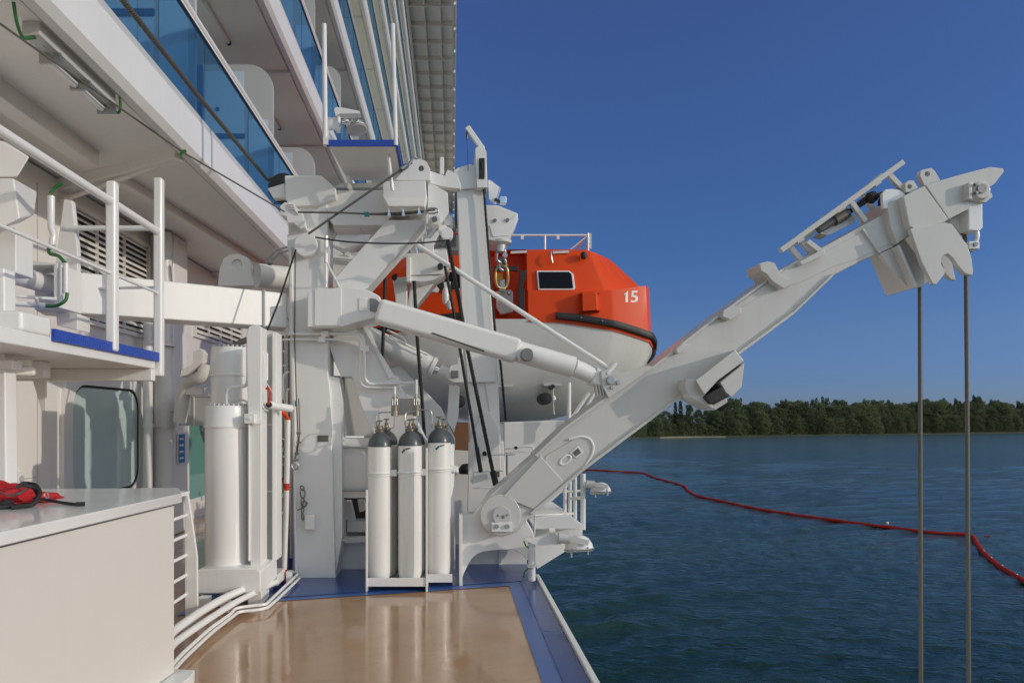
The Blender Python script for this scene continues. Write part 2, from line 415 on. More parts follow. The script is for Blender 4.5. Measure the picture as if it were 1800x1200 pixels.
# ------------------------------------------------------------------ far bank
def shoreY(X): return 430 + 0.46 * max(-200, X - 60) + 9 * noise.noise(Vector((X * 0.012, 3.3, 0))) + 4 * noise.noise(Vector((X * 0.05, 1.3, 0)))
bk = MB(); rows = []
xs = [-700 + 8 * i for i in range(300)]
for i, x in enumerate(xs):
    y = shoreY(x)
    rows += [Vector((x, y - 6, SEA - 0.4)), Vector((x, y, SEA + 0.5 + 0.3 * noise.noise(Vector((x * 0.03, 0, 5))))), Vector((x, y + 9, SEA + 1.6)), Vector((x, y + 500, SEA + 5))]
fs = [(4 * i + j, 4 * i + 4 + j, 4 * i + 5 + j, 4 * i + 1 + j) for i in range(len(xs) - 1) for j in range(3)]
bk.add(rows, fs); bko = bk.build('river_bank', GRASS, kind='structure')
bko.data.materials.append(SAND)
for p in bko.data.polygons:
    if p.index % 3 == 0 and noise.noise(Vector((p.center.x * 0.02, 0, 9))) > -0.1 and bko.location.x + p.center.x < 200: p.material_index = 1
# ------------------------------------------------------------------ trees
def leaf_mat(name, lo, hi):
    m, nt, N, L, b = nodes_of(name)
    g = N.new('ShaderNodeNewGeometry'); tcl = N.new('ShaderNodeTexCoord')
    n = N.new('ShaderNodeTexNoise'); n.inputs['Scale'].default_value = 0.35; n.inputs['Detail'].default_value = 3
    L.new(tcl.outputs['Object'], n.inputs['Vector'])
    ad = N.new('ShaderNodeMath'); ad.operation = 'MULTIPLY_ADD'; ad.inputs[1].default_value = 0.45
    L.new(g.outputs['Random Per Island'], ad.inputs[0]); L.new(n.outputs['Fac'], ad.inputs[2])
    oi = N.new('ShaderNodeObjectInfo')
    a2 = N.new('ShaderNodeMath'); a2.operation = 'MULTIPLY_ADD'; a2.inputs[1].default_value = 0.85
    L.new(oi.outputs['Random'], a2.inputs[0]); L.new(ad.outputs[0], a2.inputs[2])
    mr = N.new('ShaderNodeMapRange'); mr.inputs[1].default_value = 0.45; mr.inputs[2].default_value = 1.6
    L.new(a2.outputs[0], mr.inputs[0])
    mx = N.new('ShaderNodeMix'); mx.data_type = 'RGBA'; mx.inputs[6].default_value = (*lo, 1); mx.inputs[7].default_value = (*hi, 1)
    L.new(mr.outputs[0], mx.inputs[0]); L.new(mx.outputs[2], b.inputs['Base Color'])
    b.inputs['Roughness'].default_value = 0.85; b.inputs['Specular IOR Level'].default_value = 0.12
    tl = N.new('ShaderNodeBsdfTranslucent'); L.new(mx.outputs[2], tl.inputs[0])
    ms = N.new('ShaderNodeMixShader'); ms.inputs[0].default_value = 0.35
    L.new(b.outputs[0], ms.inputs[1]); L.new(tl.outputs[0], ms.inputs[2]); L.new(ms.outputs[0], N['Material Output'].inputs['Surface'])
    return m
LEAF = leaf_mat('wood_foliage', (0.038, 0.049, 0.033), (0.180, 0.205, 0.100))
LEAFD = leaf_mat('poplar_foliage', (0.02, 0.03, 0.018), (0.07, 0.085, 0.04))

def crown_mb(rng, h, rad, kind, nleaf):
    mb = MB(); lobes = []
    if kind == 'poplar':
        for k in range(9):
            z = h * (0.16 + 0.8 * k / 8); rr = rad * (0.55 + 0.5 * math.sin(math.pi * (0.18 + 0.75 * k / 8)))
            lobes.append((Vector((rng.uniform(-.2, .2) * rad, rng.uniform(-.2, .2) * rad, z)), rr * 0.8, h * 0.075))
    else:
        for k in range(40):
            a = rng.uniform(0, 6.283); q = rng.uniform(0, 1) ** 0.5; z = h * (0.07 + 0.86 * rng.uniform(0, 1) ** 0.85)
            wmax = rad * (1.05 - 0.72 * max(0, (z / h - 0.5) / 0.5) ** 1.6)
            lobes.append((Vector((math.cos(a) * q * wmax * 0.9, math.sin(a) * q * wmax * 0.9, z)), rng.uniform(0.16, 0.34) * rad, rng.uniform(0.04, 0.075) * h))
    for i in range(nleaf):
        c, rr, rz = lobes[rng.randrange(len(lobes))]
        d = Vector((rng.gauss(0, 1), rng.gauss(0, 1), rng.gauss(0, 1))).normalized() * rng.uniform(0.55, 1.08)
        p = c + Vector((d.x * rr, d.y * rr, d.z * rz))
        if kind != 'poplar' and i % 4 == 0:   # loose leaves through the whole crown, so that the clumps run together
            a_ = rng.uniform(0, 6.283); zz_ = h * rng.uniform(0.03, 0.9); q_ = rng.uniform(0, 1) ** 0.5 * rad * (1.0 - 0.7 * max(0, (zz_ / h - 0.5) / 0.5) ** 1.6)
            p = Vector((math.cos(a_) * q_, math.sin(a_) * q_, zz_))
        if p.z < 0.3: p.z = 0.3 + rng.random()
        s = rng.uniform(0.20, 0.50)
        q = Vector((rng.gauss(0, 1), rng.gauss(0, 1), rng.gauss(0, .6))).normalized(); t = q.orthogonal().normalized(); u = q.cross(t)
        t = (t * math.cos(i) + u * math.sin(i)); u = q.cross(t)
        mb.add([p - t * s, p + u * s * 0.7, p + t * s, p - u * s * 0.6], [(0, 1, 2, 3)])
    return mb
def trunk_mb(rng, h, r, kind):
    mb = MB(); top = h * (0.9 if kind == 'poplar' else 0.7)
    pts = [Vector((rng.uniform(-.3, .3) * k / 3, rng.uniform(-.3, .3) * k / 3, -0.8 + (top + .8) * k / 5)) for k in range(6)]
    mb.tube(pts, r, 7, r * 0.2)
    if kind != 'poplar':
        for k in range(6):
            z = h * rng.uniform(0.25, 0.65); a = rng.uniform(0, 6.28); l = h * rng.uniform(0.15, 0.3)
            mb.tube([(0, 0, z), (math.cos(a) * l * .5, math.sin(a) * l * .5, z + l * .45), (math.cos(a) * l * .8, math.sin(a) * l * .8, z + l * .95)], r * 0.35, 5, r * 0.1)
    return mb
rng = random.Random(11); protos = []
for kind, h, rad, nl in (('round', 20, 7.5, 5200), ('round', 23, 7.2, 5400), ('round', 17, 7.8, 5000), ('round', 25, 8.5, 6000), ('round', 15, 6.4, 4000), ('poplar', 25, 2.1, 1900), ('round', 21, 6.4, 4600), ('round', 26, 4.6, 4000), ('round', 19, 9.0, 5600)):
    cm = crown_mb(rng, h, rad, kind, nl).build('crown', LEAFD if kind == 'poplar' else LEAF, smooth=False)
    tm = trunk_mb(rng, h, 0.35 if kind != 'poplar' else 0.3, kind).build('trunk', BARK)
    # meshes are kept with their own origin at the foot of the tree
    for o in (cm, tm):
        o.data.transform(Matrix.Translation(o.location))
    protos.append((cm.data, tm.data, h)); 
    for o in (cm, tm): bpy.data.objects.remove(o)
def tree(X, k, s, dy, name, label, cat='tree', group=None, zoff=0.0):
    Y = shoreY(X) + dy
    t = T(name, label, cat, (X, Y, SEA + min(1.4, 0.5 + dy * 0.05) + zoff), group)
    t.rotation_euler = (0, 0, rng.uniform(0, 6.28)); t.scale = (s, s, s * rng.uniform(0.92, 1.1))
    for nm, me in (('trunk', protos[k][1]), ('crown', protos[k][0])):
        o = bpy.data.objects.new(nm, me); COL.objects.link(o); o.parent = t
    return t
# a stand of trees of its own look at the open end, then the closed wood in three depths
def atpx(px): # X on the shore line for a photo column
    X = 100.0
    for _ in range(30): X = (px - CX) / F * shoreY(X)
    return X
for px, k, s, nm, lab in ((1160, 4, 0.75, 'bushy_tree', 'low rounded tree nearest the open sandy end of the far wood'),
                          (1194, 5, 0.86, 'poplar_tree', 'shorter of the two slim dark poplars on the far bank'),
                          (1203, 5, 1.02, 'poplar_tree', 'taller of the two slim dark poplars on the far bank'),
                          (1219, 7, 0.85, 'spreading_tree', 'upright dark tree just beyond the two slim poplars'),
                          (1268, 1, 0.82, 'spreading_tree', 'tall tree rising under the boom roller box on the far bank')):
    tree(atpx(px), k, s, 8, nm, lab)
G = 'trees of the dense wood on the far bank'
X = 78.0
while X < 720:
    f = 0.50 + 0.30 * min(1, max(0, (X - 112) / 30)) + 0.2 * min(1, max(0, (X - 185) / 25))
    tree(X, rng.choice((0, 2, 4, 6, 8)), f * rng.uniform(0.7, 0.9), rng.uniform(2, 8), 'wood_tree', 'bushy broadleaf tree among the dense wood across the water', group=G)
    X += rng.uniform(4.6, 7.4)
X = 140.0
while X < 205:
    tree(X, rng.choice((0, 4, 6, 8)), rng.uniform(0.72, 0.88), rng.uniform(12, 22), 'wood_tree', 'bushy broadleaf tree among the dense wood across the water', group=G)
    X += rng.uniform(5.0, 8.0)
X = 203.0
while X < 740:
    tree(X, rng.choice((0, 1, 3, 6, 7, 8)), rng.uniform(0.94, 1.06) * (1 + 0.10 * min(1, (X - 150) / 350)), rng.uniform(14, 24), 'wood_tree', 'bushy broadleaf tree among the dense wood across the water', group=G)
    X += rng.uniform(4.8, 7.2)
X = 206.0
while X < 760:
    tree(X, rng.choice((1, 3, 6, 7, 8)), rng.uniform(1.0, 1.14) * (1 + 0.12 * min(1, (X - 150) / 350)), rng.uniform(30, 46), 'wood_tree', 'bushy broadleaf tree among the dense wood across the water', group=G)
    X += rng.uniform(5.6, 8.6)
# undergrowth along the bank, uncountable
ug = MB()
for i in range(15000):
    X = rng.uniform(70, 730); Y = shoreY(X) + rng.uniform(0.8, 20); p = Vector((X, Y, SEA + 0.6 + rng.uniform(0, 1) ** 1.6 * 5.5)); s = rng.uniform(0.35, 0.9)
    q = Vector((rng.gauss(0, 1), rng.gauss(0, 1), rng.gauss(0, 1))).normalized(); t = q.orthogonal().normalized(); u = q.cross(t)
    ug.add([p - t * s, p + u * s * .7, p + t * s, p - u * s * .6], [(0, 1, 2, 3)])
props(ug.build('undergrowth', LEAF, smooth=False), 'low dark undergrowth along the foot of the far wood', 'undergrowth', None, 'stuff')
# ------------------------------------------------------------------ floating barrier
def onsea(px, py):
    Y = (EYE - SEA) * F / (py - CY); return Vector(((px - CX) / F * Y, Y, SEA + 0.06))
bl = [onsea(*p) for p in ((900, 823), (965, 824), (1035, 826), (1085, 829), (1130, 832), (1150, 840), (1200, 854), (1208, 862), (1225, 872), (1260, 880), (1330, 895), (1420, 909), (1500, 920), (1570, 929), (1640, 937), (1698, 941), (1711, 946), (1718, 958), (1733, 977), (1762, 1000), (1800, 1023), (1860, 1050), (1960, 1085), (2120, 1125), (2400, 1170), (2800, 1200))]
def cat(pts, n):
    out = []
    for i in range(len(pts) - 1):
        p0, p1, p2, p3 = pts[max(0, i - 1)], pts[i], pts[i + 1], pts[min(len(pts) - 1, i + 2)]
        for k in range(n):
            t = k / n
            out.append(p1 * (1 - 3 * t * t + 2 * t ** 3) + p2 * (3 * t * t - 2 * t ** 3) + (p2 - p0) * 0.5 * (t - 2 * t * t + t ** 3) * 0.8 + (p3 - p1) * 0.5 * (t ** 3 - t * t) * 0.8)
    return out + [pts[-1]]
path = cat(bl, 10)
dense = []
for a, b_ in zip(path[:-1], path[1:]):
    k = max(1, int((b_ - a).length / 0.5)); dense += [a.lerp(b_, j / k) for j in range(k)]
bar = T('floating_barrier', 'long red floating oil barrier curving across the water', 'oil barrier', dense[len(dense) // 2])
vs = []; fs = []; n = 10; acc = 0
for i, p in enumerate(dense):
    if i: acc += (p - dense[i - 1]).length
    d = (dense[min(i + 1, len(dense) - 1)] - dense[max(i - 1, 0)]).normalized(); sd = d.cross(Vector((0, 0, 1)))
    ph = (acc % 3.2) / 3.2; rr = 0.235 * (0.72 + 0.28 * min(1, 6 * min(ph, 1 - ph))) * (1 + 0.05 * noise.noise(Vector((acc * .9, 0, 0))))
    wob = Vector((0, 0, 0.05 * noise.noise(Vector((acc * 0.2, 7, 0)))))
    for k in range(n):
        a = 2 * math.pi * k / n; vs.append(p + wob + sd * math.cos(a) * rr + Vector((0, 0, math.sin(a) * rr)))
for i in range(len(dense) - 1):
    for k in range(n): fs.append((i * n + k, i * n + (k + 1) % n, (i + 1) * n + (k + 1) % n, (i + 1) * n + k))
mb = MB(); mb.add(vs, fs); mb.build('float_tube', BOOMRED, bar)
sk_ = MB(); sv = []
for i, p in enumerate(dense):
    d = (dense[min(i + 1, len(dense) - 1)] - dense[max(i - 1, 0)]).normalized(); sd = d.cross(Vector((0, 0, 1)))
    sv += [p + sd * .27 + Vector((0, 0, -.045)), p - sd * .27 + Vector((0, 0, -.045))]
sk_.add(sv, [(2 * i, 2 * i + 1, 2 * i + 3, 2 * i + 2) for i in range(len(dense) - 1)]); sk_.build('skirt', BLACK, bar)
acc = 0; cl = MB()
last = 0
for i in range(1, len(dense)):
    acc += (dense[i] - dense[i - 1]).length
    if acc - last > 3.2 and dense[i].x > 8:
        last = acc
        if dense[i].y < 62:
            cl.lathe(dense[i] + Vector((0, 0, 0.22)), [(0.05, 0), (0.06, 0.05), (0.03, 0.09)], 8)
if cl.v: cl.build('clips', NUMW, bar)
for px, py in ((1560, 926),):
    q = onsea(px, py); mk = MB(); mk.lathe(q + Vector((0, 0, 0.2)), [(0.02, 0), (0.14, 0.08), (0.15, 0.25), (0.05, 0.36)], 12); mk.build('marker_light', NUMW, bar)
q = onsea(1735, 943); mk = MB(); mk.tube([q + Vector((-.22, 0, 0)), q + Vector((0, .03, .03)), q + Vector((.25, 0, 0))], .06, 8)
props(mk.build('marker_float', BOOMRED), 'tiny loose red float lying off the kink of the barrier', 'float')
# ------------------------------------------------------------------ deck
m, nt, N, L, b = nodes_of('brown_deck_coating')
tc = N.new('ShaderNodeTexCoord')
n1 = N.new('ShaderNodeTexNoise'); n1.inputs['Scale'].default_value = 1.3; n1.inputs['Detail'].default_value = 7; L.new(tc.outputs['Object'], n1.inputs['Vector'])
n2 = N.new('ShaderNodeTexNoise'); n2.inputs['Scale'].default_value = 3.2; n2.inputs['Detail'].default_value = 4; n2.inputs['Distortion'].default_value = 0.8; L.new(tc.outputs['Object'], n2.inputs['Vector'])
n3 = N.new('ShaderNodeTexNoise'); n3.inputs['Scale'].default_value = 90; L.new(tc.outputs['Object'], n3.inputs['Vector'])
cr = N.new('ShaderNodeValToRGB'); cr.color_ramp.elements[0].position = 0.3; cr.color_ramp.elements[0].color = (0.38, 0.225, 0.122, 1)
cr.color_ramp.elements[1].position = 0.72; cr.color_ramp.elements[1].color = (0.53, 0.335, 0.195, 1)
n4 = N.new('ShaderNodeTexNoise'); n4.inputs['Scale'].default_value = 11; n4.inputs['Detail'].default_value = 8; n4.inputs['Roughness'].default_value = 0.7; n4.inputs['Distortion'].default_value = 1.5; L.new(tc.outputs['Object'], n4.inputs['Vector'])
sc_ = N.new('ShaderNodeMapRange'); sc_.inputs[1].default_value = 0.56; sc_.inputs[2].default_value = 0.74; sc_.inputs[3].default_value = 0.0; sc_.inputs[4].default_value = 0.45; L.new(n4.outputs['Fac'], sc_.inputs[0])
scm = N.new('ShaderNodeMix'); scm.data_type = 'RGBA'; scm.inputs[7].default_value = (0.23, 0.15, 0.09, 1)
L.new(n1.outputs['Fac'], cr.inputs[0]); L.new(sc_.outputs[0], scm.inputs[0]); L.new(cr.outputs[0], scm.inputs[6]); L.new(scm.outputs[2], b.inputs['Base Color'])
rr = N.new('ShaderNodeMapRange'); rr.inputs[1].default_value = 0.3; rr.inputs[2].default_value = 0.7; rr.inputs[3].default_value = 0.06; rr.inputs[4].default_value = 0.22
L.new(n2.outputs['Fac'], rr.inputs[0]); L.new(rr.outputs[0], b.inputs['Roughness'])
ma = N.new('ShaderNodeMath'); ma.operation = 'MULTIPLY_ADD'; ma.inputs[1].default_value = 0.035; L.new(n3.outputs['Fac'], ma.inputs[0]); L.new(n2.outputs['Fac'], ma.inputs[2])
bp = N.new('ShaderNodeBump'); bp.inputs['Strength'].default_value = 0.12; bp.inputs['Distance'].default_value = 0.03; L.new(ma.outputs[0], bp.inputs['Height']); L.new(bp.outputs[0], b.inputs['Normal'])
b.inputs['Coat Weight'].default_value = 0.4; b.inputs['Coat Roughness'].default_value = 0.07
BROWN = m
# the deck slab is a box so that the ship's side below it is closed
d = MB(); d.box(-4.4, 0.84, -3, 14, -0.3, 0.0); d.build('deck', BROWN, kind='structure')
def sheet(name, pts, z, mat):
    s = MB(); s.add([(x, y, z) for x, y in pts], [tuple(range(len(pts)))]); return s.build(name, mat, kind='structure', smooth=False)
sheet('deck_border', [(-2.25, 5.55), (-1.9, 5.93), (0.548, 6.58), (0.548, -3), (0.84, -3), (0.84, 13.5), (-2.25, 13.5)], 0.005, BLUE2)
sheet('deck_gutter', [(0.675, -3), (0.838, -3), (0.838, 6.9), (0.675, 6.9)], 0.009, BLUE)
sheet('davit_foundation_deck', [(-2.2, 5.72), (-1.93, 6.02), (0.675, 6.76), (0.836, 6.9), (0.836, 13.4), (-2.2, 13.4)], 0.010, BLUE)
cm_ = MB(); cm_.box(0.842, 0.885, -3, 6.95, -0.5, 0.035); cm_.build('deck_coaming', WHITE, kind='structure', bev=0.008)
# ------------------------------------------------------------------ the ship's side
ship = T('ship_superstructure', 'white cruise ship side with tiers of blue glazed balconies over the promenade deck', 'ship', (-3.4, 6, 0))
WX = -4.2; EX = -2.5
Y0, Y1 = -2.0, 75.0
hull = MB(); hull.box(-4.4, 0.80, -3, 75, SEA - 2, -0.32); hull.build('ship_hull', WHITE, ship)
wall = MB(); wall.box(WX - 0.2, WX, Y0, Y1, -0.05, 4.16)
wall.box(WX, WX + 0.012, Y0, 7.3, 0.02, 0.16)
wp = wall.build('promenade_wall', CREAM, ship)
sm = MB()
for y in (5.2, 6.9, 9.6):
    sm = MB(); sm.box(WX - 0.01, WX + 0.006, y, y + 0.012, 0.1, 4.0); sm.build('wall_seam', GREYW, ship)
for z in (1.02, 2.35):
    sm = MB(); sm.box(WX - 0.01, WX + 0.005, 3.0, 6.89, z, z + 0.010); sm.build('wall_seam', GREYW, ship)
PPANEL = paint('pale_blue_panel', (0.62, 0.74, 0.82), 0.3, 0.03, 1, 0, 10)
LV = [2.55 + 3.1 * k + EYE for k in range(8)]   # underside of each tier's slab edge
def slab(z, name, mat, x_in=-4.45, extra=0):
    prof = [(x_in, z + 0.05), (EX - 0.16, z + 0.05), (EX - 0.12, z), (EX - 0.05, z + 0.005), (EX, z + 0.06), (EX, z + 0.40), (EX - 0.02, z + 0.42), (x_in, z + 0.42)]
    b = MB(); b.prism([Vector((x, Y0, zz)) for x, zz in prof], [Vector((x, Y1, zz)) for x, zz in prof])
    return b.build(name, mat, ship)
for k in range(7):
    slab(LV[k], 'balcony_slab', WHITE)
    # painted soffit panel under the slab, seams between the cabins
    so = MB()
    if k: so.box(-4.4, EX - 0.17, Y0, Y1, LV[k] + 0.02, LV[k] + 0.048)
    else: so.box(WX, EX - 0.17, Y0, Y1, LV[k] + 0.035, LV[k] + 0.048)
    soff = so.build('soffit', PINKSOF if k else SOFFIT, ship)
    if k:
        bm_ = MB()
        for j in range(20): bm_.box(-4.4, EX - 0.15, 2.1 + 3.0 * j, 2.16 + 3.0 * j, LV[k] - 0.03, LV[k] + 0.02)
        bm_.build('seam_strip', SOFFIT, soff)
    # tracks and rail
    tr = MB(); tr.box(EX - 0.06, EX - 0.015, Y0, Y1, LV[k] + 0.42, LV[k] + 0.475); tr.build('glass_track', GREYW, ship)
    z0, z1 = LV[k] + 0.475, LV[k] + 1.36
    g = MB(); y = Y0; j = 0
    while y < 58:
        g.box(EX - 0.045, EX - 0.031, y + 0.012, y + 1.488, z0, z1); y += 1.5
    g.build('balustrade_glass', BGLASS, ship)
    rl = MB(); rl.cyl((EX - 0.035, Y0, LV[k] + 1.40), (EX - 0.035, 60, LV[k] + 1.40), 0.035, 14)
    rl.box(EX - 0.055, EX - 0.02, Y0, 60, LV[k] + 1.345, LV[k] + 1.372)
    rl.build('handrail', WHITE if k < 2 else GREYW, ship, bev=0)
    rd = MB(); rd.box(EX - 0.052, EX - 0.022, Y0, 60, LV[k] + 1.325, LV[k] + 1.346); rd.build('rail_gasket', BLACK, ship)
    cw = MB(); cw.box(-4.6, -4.45, Y0, 70, LV[k] + 0.42, LV[k] + 3.1); cw.build('cabin_wall', WHITE, ship)
    if k < 4:
        # sliding doors and partitions of each cabin
        for j in range(8 if k < 2 else 5):
            yy = 1.4 + 3.0 * j
            dr = MB(); dr.box(-4.448, -4.40, yy, yy + 0.06, LV[k] + .44, LV[k] + 2.6); dr.box(-4.448, -4.40, yy + 1.02, yy + 1.09, LV[k] + .44, LV[k] + 2.6); dr.box(-4.448, -4.40, yy + 2.05, yy + 2.11, LV[k] + .44, LV[k] + 2.6); dr.box(-4.448, -4.401, yy + 0.06, yy + 2.05, LV[k] + 2.53, LV[k] + 2.6)
            df = dr.build('door_frame', GLOSS, ship)
            pn = MB(); pn.box(-4.444, -4.425, yy + 0.06, yy + 2.05, LV[k] + .46, LV[k] + 2.53); pn.build('pane', DGLASS, df)
            pt = MB()
            pr = [(-4.45, LV[k] + .42), (EX - 0.10, LV[k] + .42), (EX - 0.10, LV[k] + 1.9)] + [(EX - 0.45 + 0.35 * math.cos(R(a)), LV[k] + 2.25 + 0.35 * math.sin(R(a))) for a in range(0, 91, 15)] + [(-4.45, LV[k] + 2.6)]
            pt.prism([Vector((x, yy + 2.5, z)) for x, z in pr], [Vector((x, yy + 2.55, z)) for x, z in pr])
            pto = pt.build('cabin_partition', GREYW, ship)
            pi = MB(); zb = LV[k] + .5
            for x0, x1, za, zc in ((-4.42, -3.78, zb, zb + 1.02), (-3.60, -3.02, zb, zb + 1.02), (-2.96, EX - .17, zb, zb + 1.3), (-4.42, -3.78, zb + 1.1, zb + 2.0), (-3.60, -3.02, zb + 1.1, zb + 2.0)):
                pi.box(x0, x1, yy + 2.494, yy + 2.4985, za, zc)
            pi.build('light_panels', PPANEL, pto)
            pi = MB(); pi.box(-3.77, -3.61, yy + 2.46, yy + 2.4975, LV[k] + .43, LV[k] + 2.58); pi.build('dark_post', DGLASS, pto)
            pi = MB(); pi.box(-4.42, -3.0, yy + 2.47, yy + 2.493, zb + 1.03, zb + 1.09); pi.cyl((-3.4, yy + 2.48, zb + 1.45), (-3.4, yy + 2.50, zb + 1.45), .03, 12); pi.build('rail_and_knob', DGLASS, pto)
    if 0 < k < 4:
        for j in range(5):
            yy = 3.2 + 3.0 * j
            tl = MB(); tl.cyl((-3.35, yy, LV[k] - 0.005), (-3.35, yy + 1.0, LV[k] - 0.005), 0.03, 10); tube_ = tl.build('tube_light', WHITE, ship)
            tl = MB(); tl.cyl((-3.35, yy + 1.0, LV[k] - 0.005), (-3.35, yy + 1.05, LV[k] - 0.005), 0.034, 10); tl.build('end_cap', BLACK, tube_)
# top overhang with ribbed underside
zo = 26.1
ov = MB(); ov.box(-4.6, 0.22, Y0, 80, zo, zo + 0.5); ov.box(-4.4, -2.55, Y0, 75, LV[6] + 3.1, LV[6] + 3.4); ov.box(-4.6, -4.45, Y0, 75, LV[6] + 3.1, zo)
ovo = ov.build('roof_overhang', OVERH, ship)
rb = MB()
for j in range(40): rb.box(-2.6, 0.05, 6 + 2.0 * j, 6.1 + 2.0 * j, zo - 0.28, zo)
for x in (-1.7, -0.75): rb.box(x, x + 0.08, 4, 80, zo - 0.2, zo - 0.003)
rb.build('ribs', OVERH, ovo)
eg = MB(); eg.box(0.0, 0.10, 4, 80, zo - 0.35, zo - 0.005); eg.box(0.222, 0.26, 4, 80, zo - 0.1, zo + 0.6)
for j in range(30): eg.box(0.10, 0.22, 6 + 2.6 * j, 6.08 + 2.6 * j, zo - 0.3, zo - 0.01)
eg.build('edge_beam', WHITE, ovo)
# promenade ceiling: skewed and longitudinal beams, pipe
cb = MB(); cb.beam(P(108, 328, 7.35), Vector((-2.66, 6.66, 4.19)), 0.13, 0.13)
cb.beam((-3.5, 1.5, 4.12), (-3.5, 6.6, 4.12), 0.18, 0.16); cb.beam((-3.5, 7.2, 4.14), (-3.0, 13, 4.14), 0.10, 0.10)
cb.beam((-4.2, 3.2, 4.12), (-2.7, 3.2, 4.12), 0.12, 0.16)
for y in (12.0, 14.0): cb.beam((-4.2, y, 4.14), (-2.8, y - .3, 4.14), 0.10, 0.10)
cb.build('ceiling_beam', SOFFIT, ship, bev=0.012)
cp = MB(); cp.tube([P(108, 343, 7.3) - Vector((0, 0, .06)), Vector((-2.68, 6.70, 4.17))], 0.026, 10); cp.build('ceiling_pipe', SOFFIT, ship)
# wall columns and drain pipes
col = MB()
col.box(WX, WX + 0.35, 9.45, 9.95, 0, 4.18); col.build('wall_column', CREAM, ship, bev=0.03)
col = MB(); col.box(WX, WX + 0.25, 5.5, 5.75, 2.6, 4.18)
col.build('wall_column', CREAM, ship, bev=0.03)
for i, (x, y, r, z1) in enumerate(((-3.93, 9.32, 0.125, 2.2), (-3.93, 9.32, 0.10, 4.15), (-4.02, 9.02, 0.06, 3.2))):
    pm = MB(); pm.cyl((x, y, 0), (x, y, z1), r, 18)
    for z in (0.6, 1.5, 2.6): pm.cyl((x, y, z), (x, y, z + 0.05), r * 1.22, 18)
    pm.build('drain_pipe', WHITE, ship)
# louvred vents high on the wall
def louvre(y0, y1, z0, z1, n):
    fr = MB(); t = 0.05
    fr.box(WX, WX + 0.05, y0 - t, y0, z0 - t, z1 + t); fr.box(WX, WX + 0.05, y1, y1 + t, z0 - t, z1 + t)
    fr.box(WX, WX + 0.048, y0, y1, z0 - t, z0); fr.box(WX, WX + 0.048, y0, y1, z1, z1 + t)
    f = fr.build('louvre_frame', CREAM, ship)
    bk_ = MB(); bk_.box(WX, WX + 0.004, y0, y1, z0, z1); bk_.build('dark_backing', DARKIN, f)
    sl = MB(); h = (z1 - z0) / n
    for i in range(n):
        z = z0 + h * i
        sl.prism([Vector((WX + 0.006, y0, z + h * .95)), Vector((WX + 0.006, y0, z + h * .80)), Vector((WX + 0.04, y0, z + h * .25)), Vector((WX + 0.04, y0, z + h * .42))],
                 [Vector((WX + 0.006, y1, z + h * .95)), Vector((WX + 0.006, y1, z + h * .80)), Vector((WX + 0.04, y1, z + h * .25)), Vector((WX + 0.04, y1, z + h * .42))])
    k = int((y1 - y0) / 0.7)
    for i in range(1, k + 1): sl.box(WX + 0.005, WX + 0.044, y0 + (y1 - y0) * i / (k + 1), y0 + (y1 - y0) * i / (k + 1) + 0.008, z0, z1)
    sl.build('slats', SOFFIT, f)
louvre(7.35, 9.35, 2.75, 3.95, 17)
louvre(11.1, 13.5, 3.0, 3.75, 8)
# big rounded window
fr = MB(); o_ = rounded_rect(7.32, 9.3, 0.55, 2.16, 0.34); i_ = rounded_rect(7.5, 9.1, 0.72, 2.0, 0.26); n = len(o_)
vs = [Vector((WX + 0.035, y, z)) for y, z in o_] + [Vector((WX + 0.035, y, z)) for y, z in i_] + [Vector((WX - 0.0, y, z)) for y, z in o_] + [Vector((WX + 0.002, y, z)) for y, z in i_]
fs = []
for k in range(n):
    j = (k + 1) % n; fs += [(k, j, n + j, n + k), (k, 2 * n + k, 2 * n + j, j), (n + k, n + j, 3 * n + j, 3 * n + k)]
fr.add(vs, fs); wf = fr.build('window_frame', GLOSS, ship)
gk = MB(); i2 = rounded_rect(7.53, 9.07, 0.75, 1.97, 0.24)
vs = [Vector((WX + 0.02, y, z)) for y, z in i_] + [Vector((WX + 0.014, y, z)) for y, z in i2]
gk.add(vs, [(k, (k + 1) % n, n + (k + 1) % n, n + k) for k in range(n)]); gk.build('gasket', BLACK, wf)
pn = MB(); pn.add([Vector((WX + 0.012, y, z)) for y, z in i2], [tuple(range(n))]); pn.build('pane', TGLASS, wf, smooth=False)
bh = MB(); bh.box(WX + 0.001, WX + 0.004, 7.5, 9.1, 0.72, 2.0); bh.build('dark_interior', DARKIN, wf)
TGLASS2 = glass('green_door_glass', (0.3, 0.6, 0.5), (0.16, 0.36, 0.30), 0.12)
# glazed promenade door farther along
df = MB(); 
for a, b2 in ((10.6, 10.67), (12.2, 12.27)): df.box(WX, WX + 0.09, a, b2, 0.1, 2.05)
df.box(WX, WX + 0.088, 10.67, 12.2, 1.98, 2.05); df.box(WX, WX + 0.088, 10.67, 12.2, 0.28, 0.35)
dfo = df.build('promenade_door_frame', GLOSS, ship)
pn = MB(); pn.box(WX, WX + 0.05, 10.67, 12.2, 0.35, 1.98); pn.build('pane', TGLASS2, dfo)
sg = MB(); sg.box(WX + 0.36, WX + 0.375, 9.52, 9.90, 0.98, 1.42); sgo = sg.build('notice_board', GLOSS, ship)
sg = MB(); sg.box(WX + 0.377, WX + 0.379, 9.54, 9.76, 1.0, 1.40); sgb = sg.build('blue_panel', LABELB, sgo)
sg = MB()
for i in range(4): sg.box(WX + 0.380, WX + 0.382, 9.56, 9.70, 1.05 + i * .09, 1.08 + i * .09)
sg.build('printed_lines', NUMW, sgb)
sw = MB(); sw.box(WX + 0.001, WX + 0.03, 6.52, 6.66, 0.97, 1.1); sk = sw.build('deck_socket', GLOSS, ship, bev=0.01)
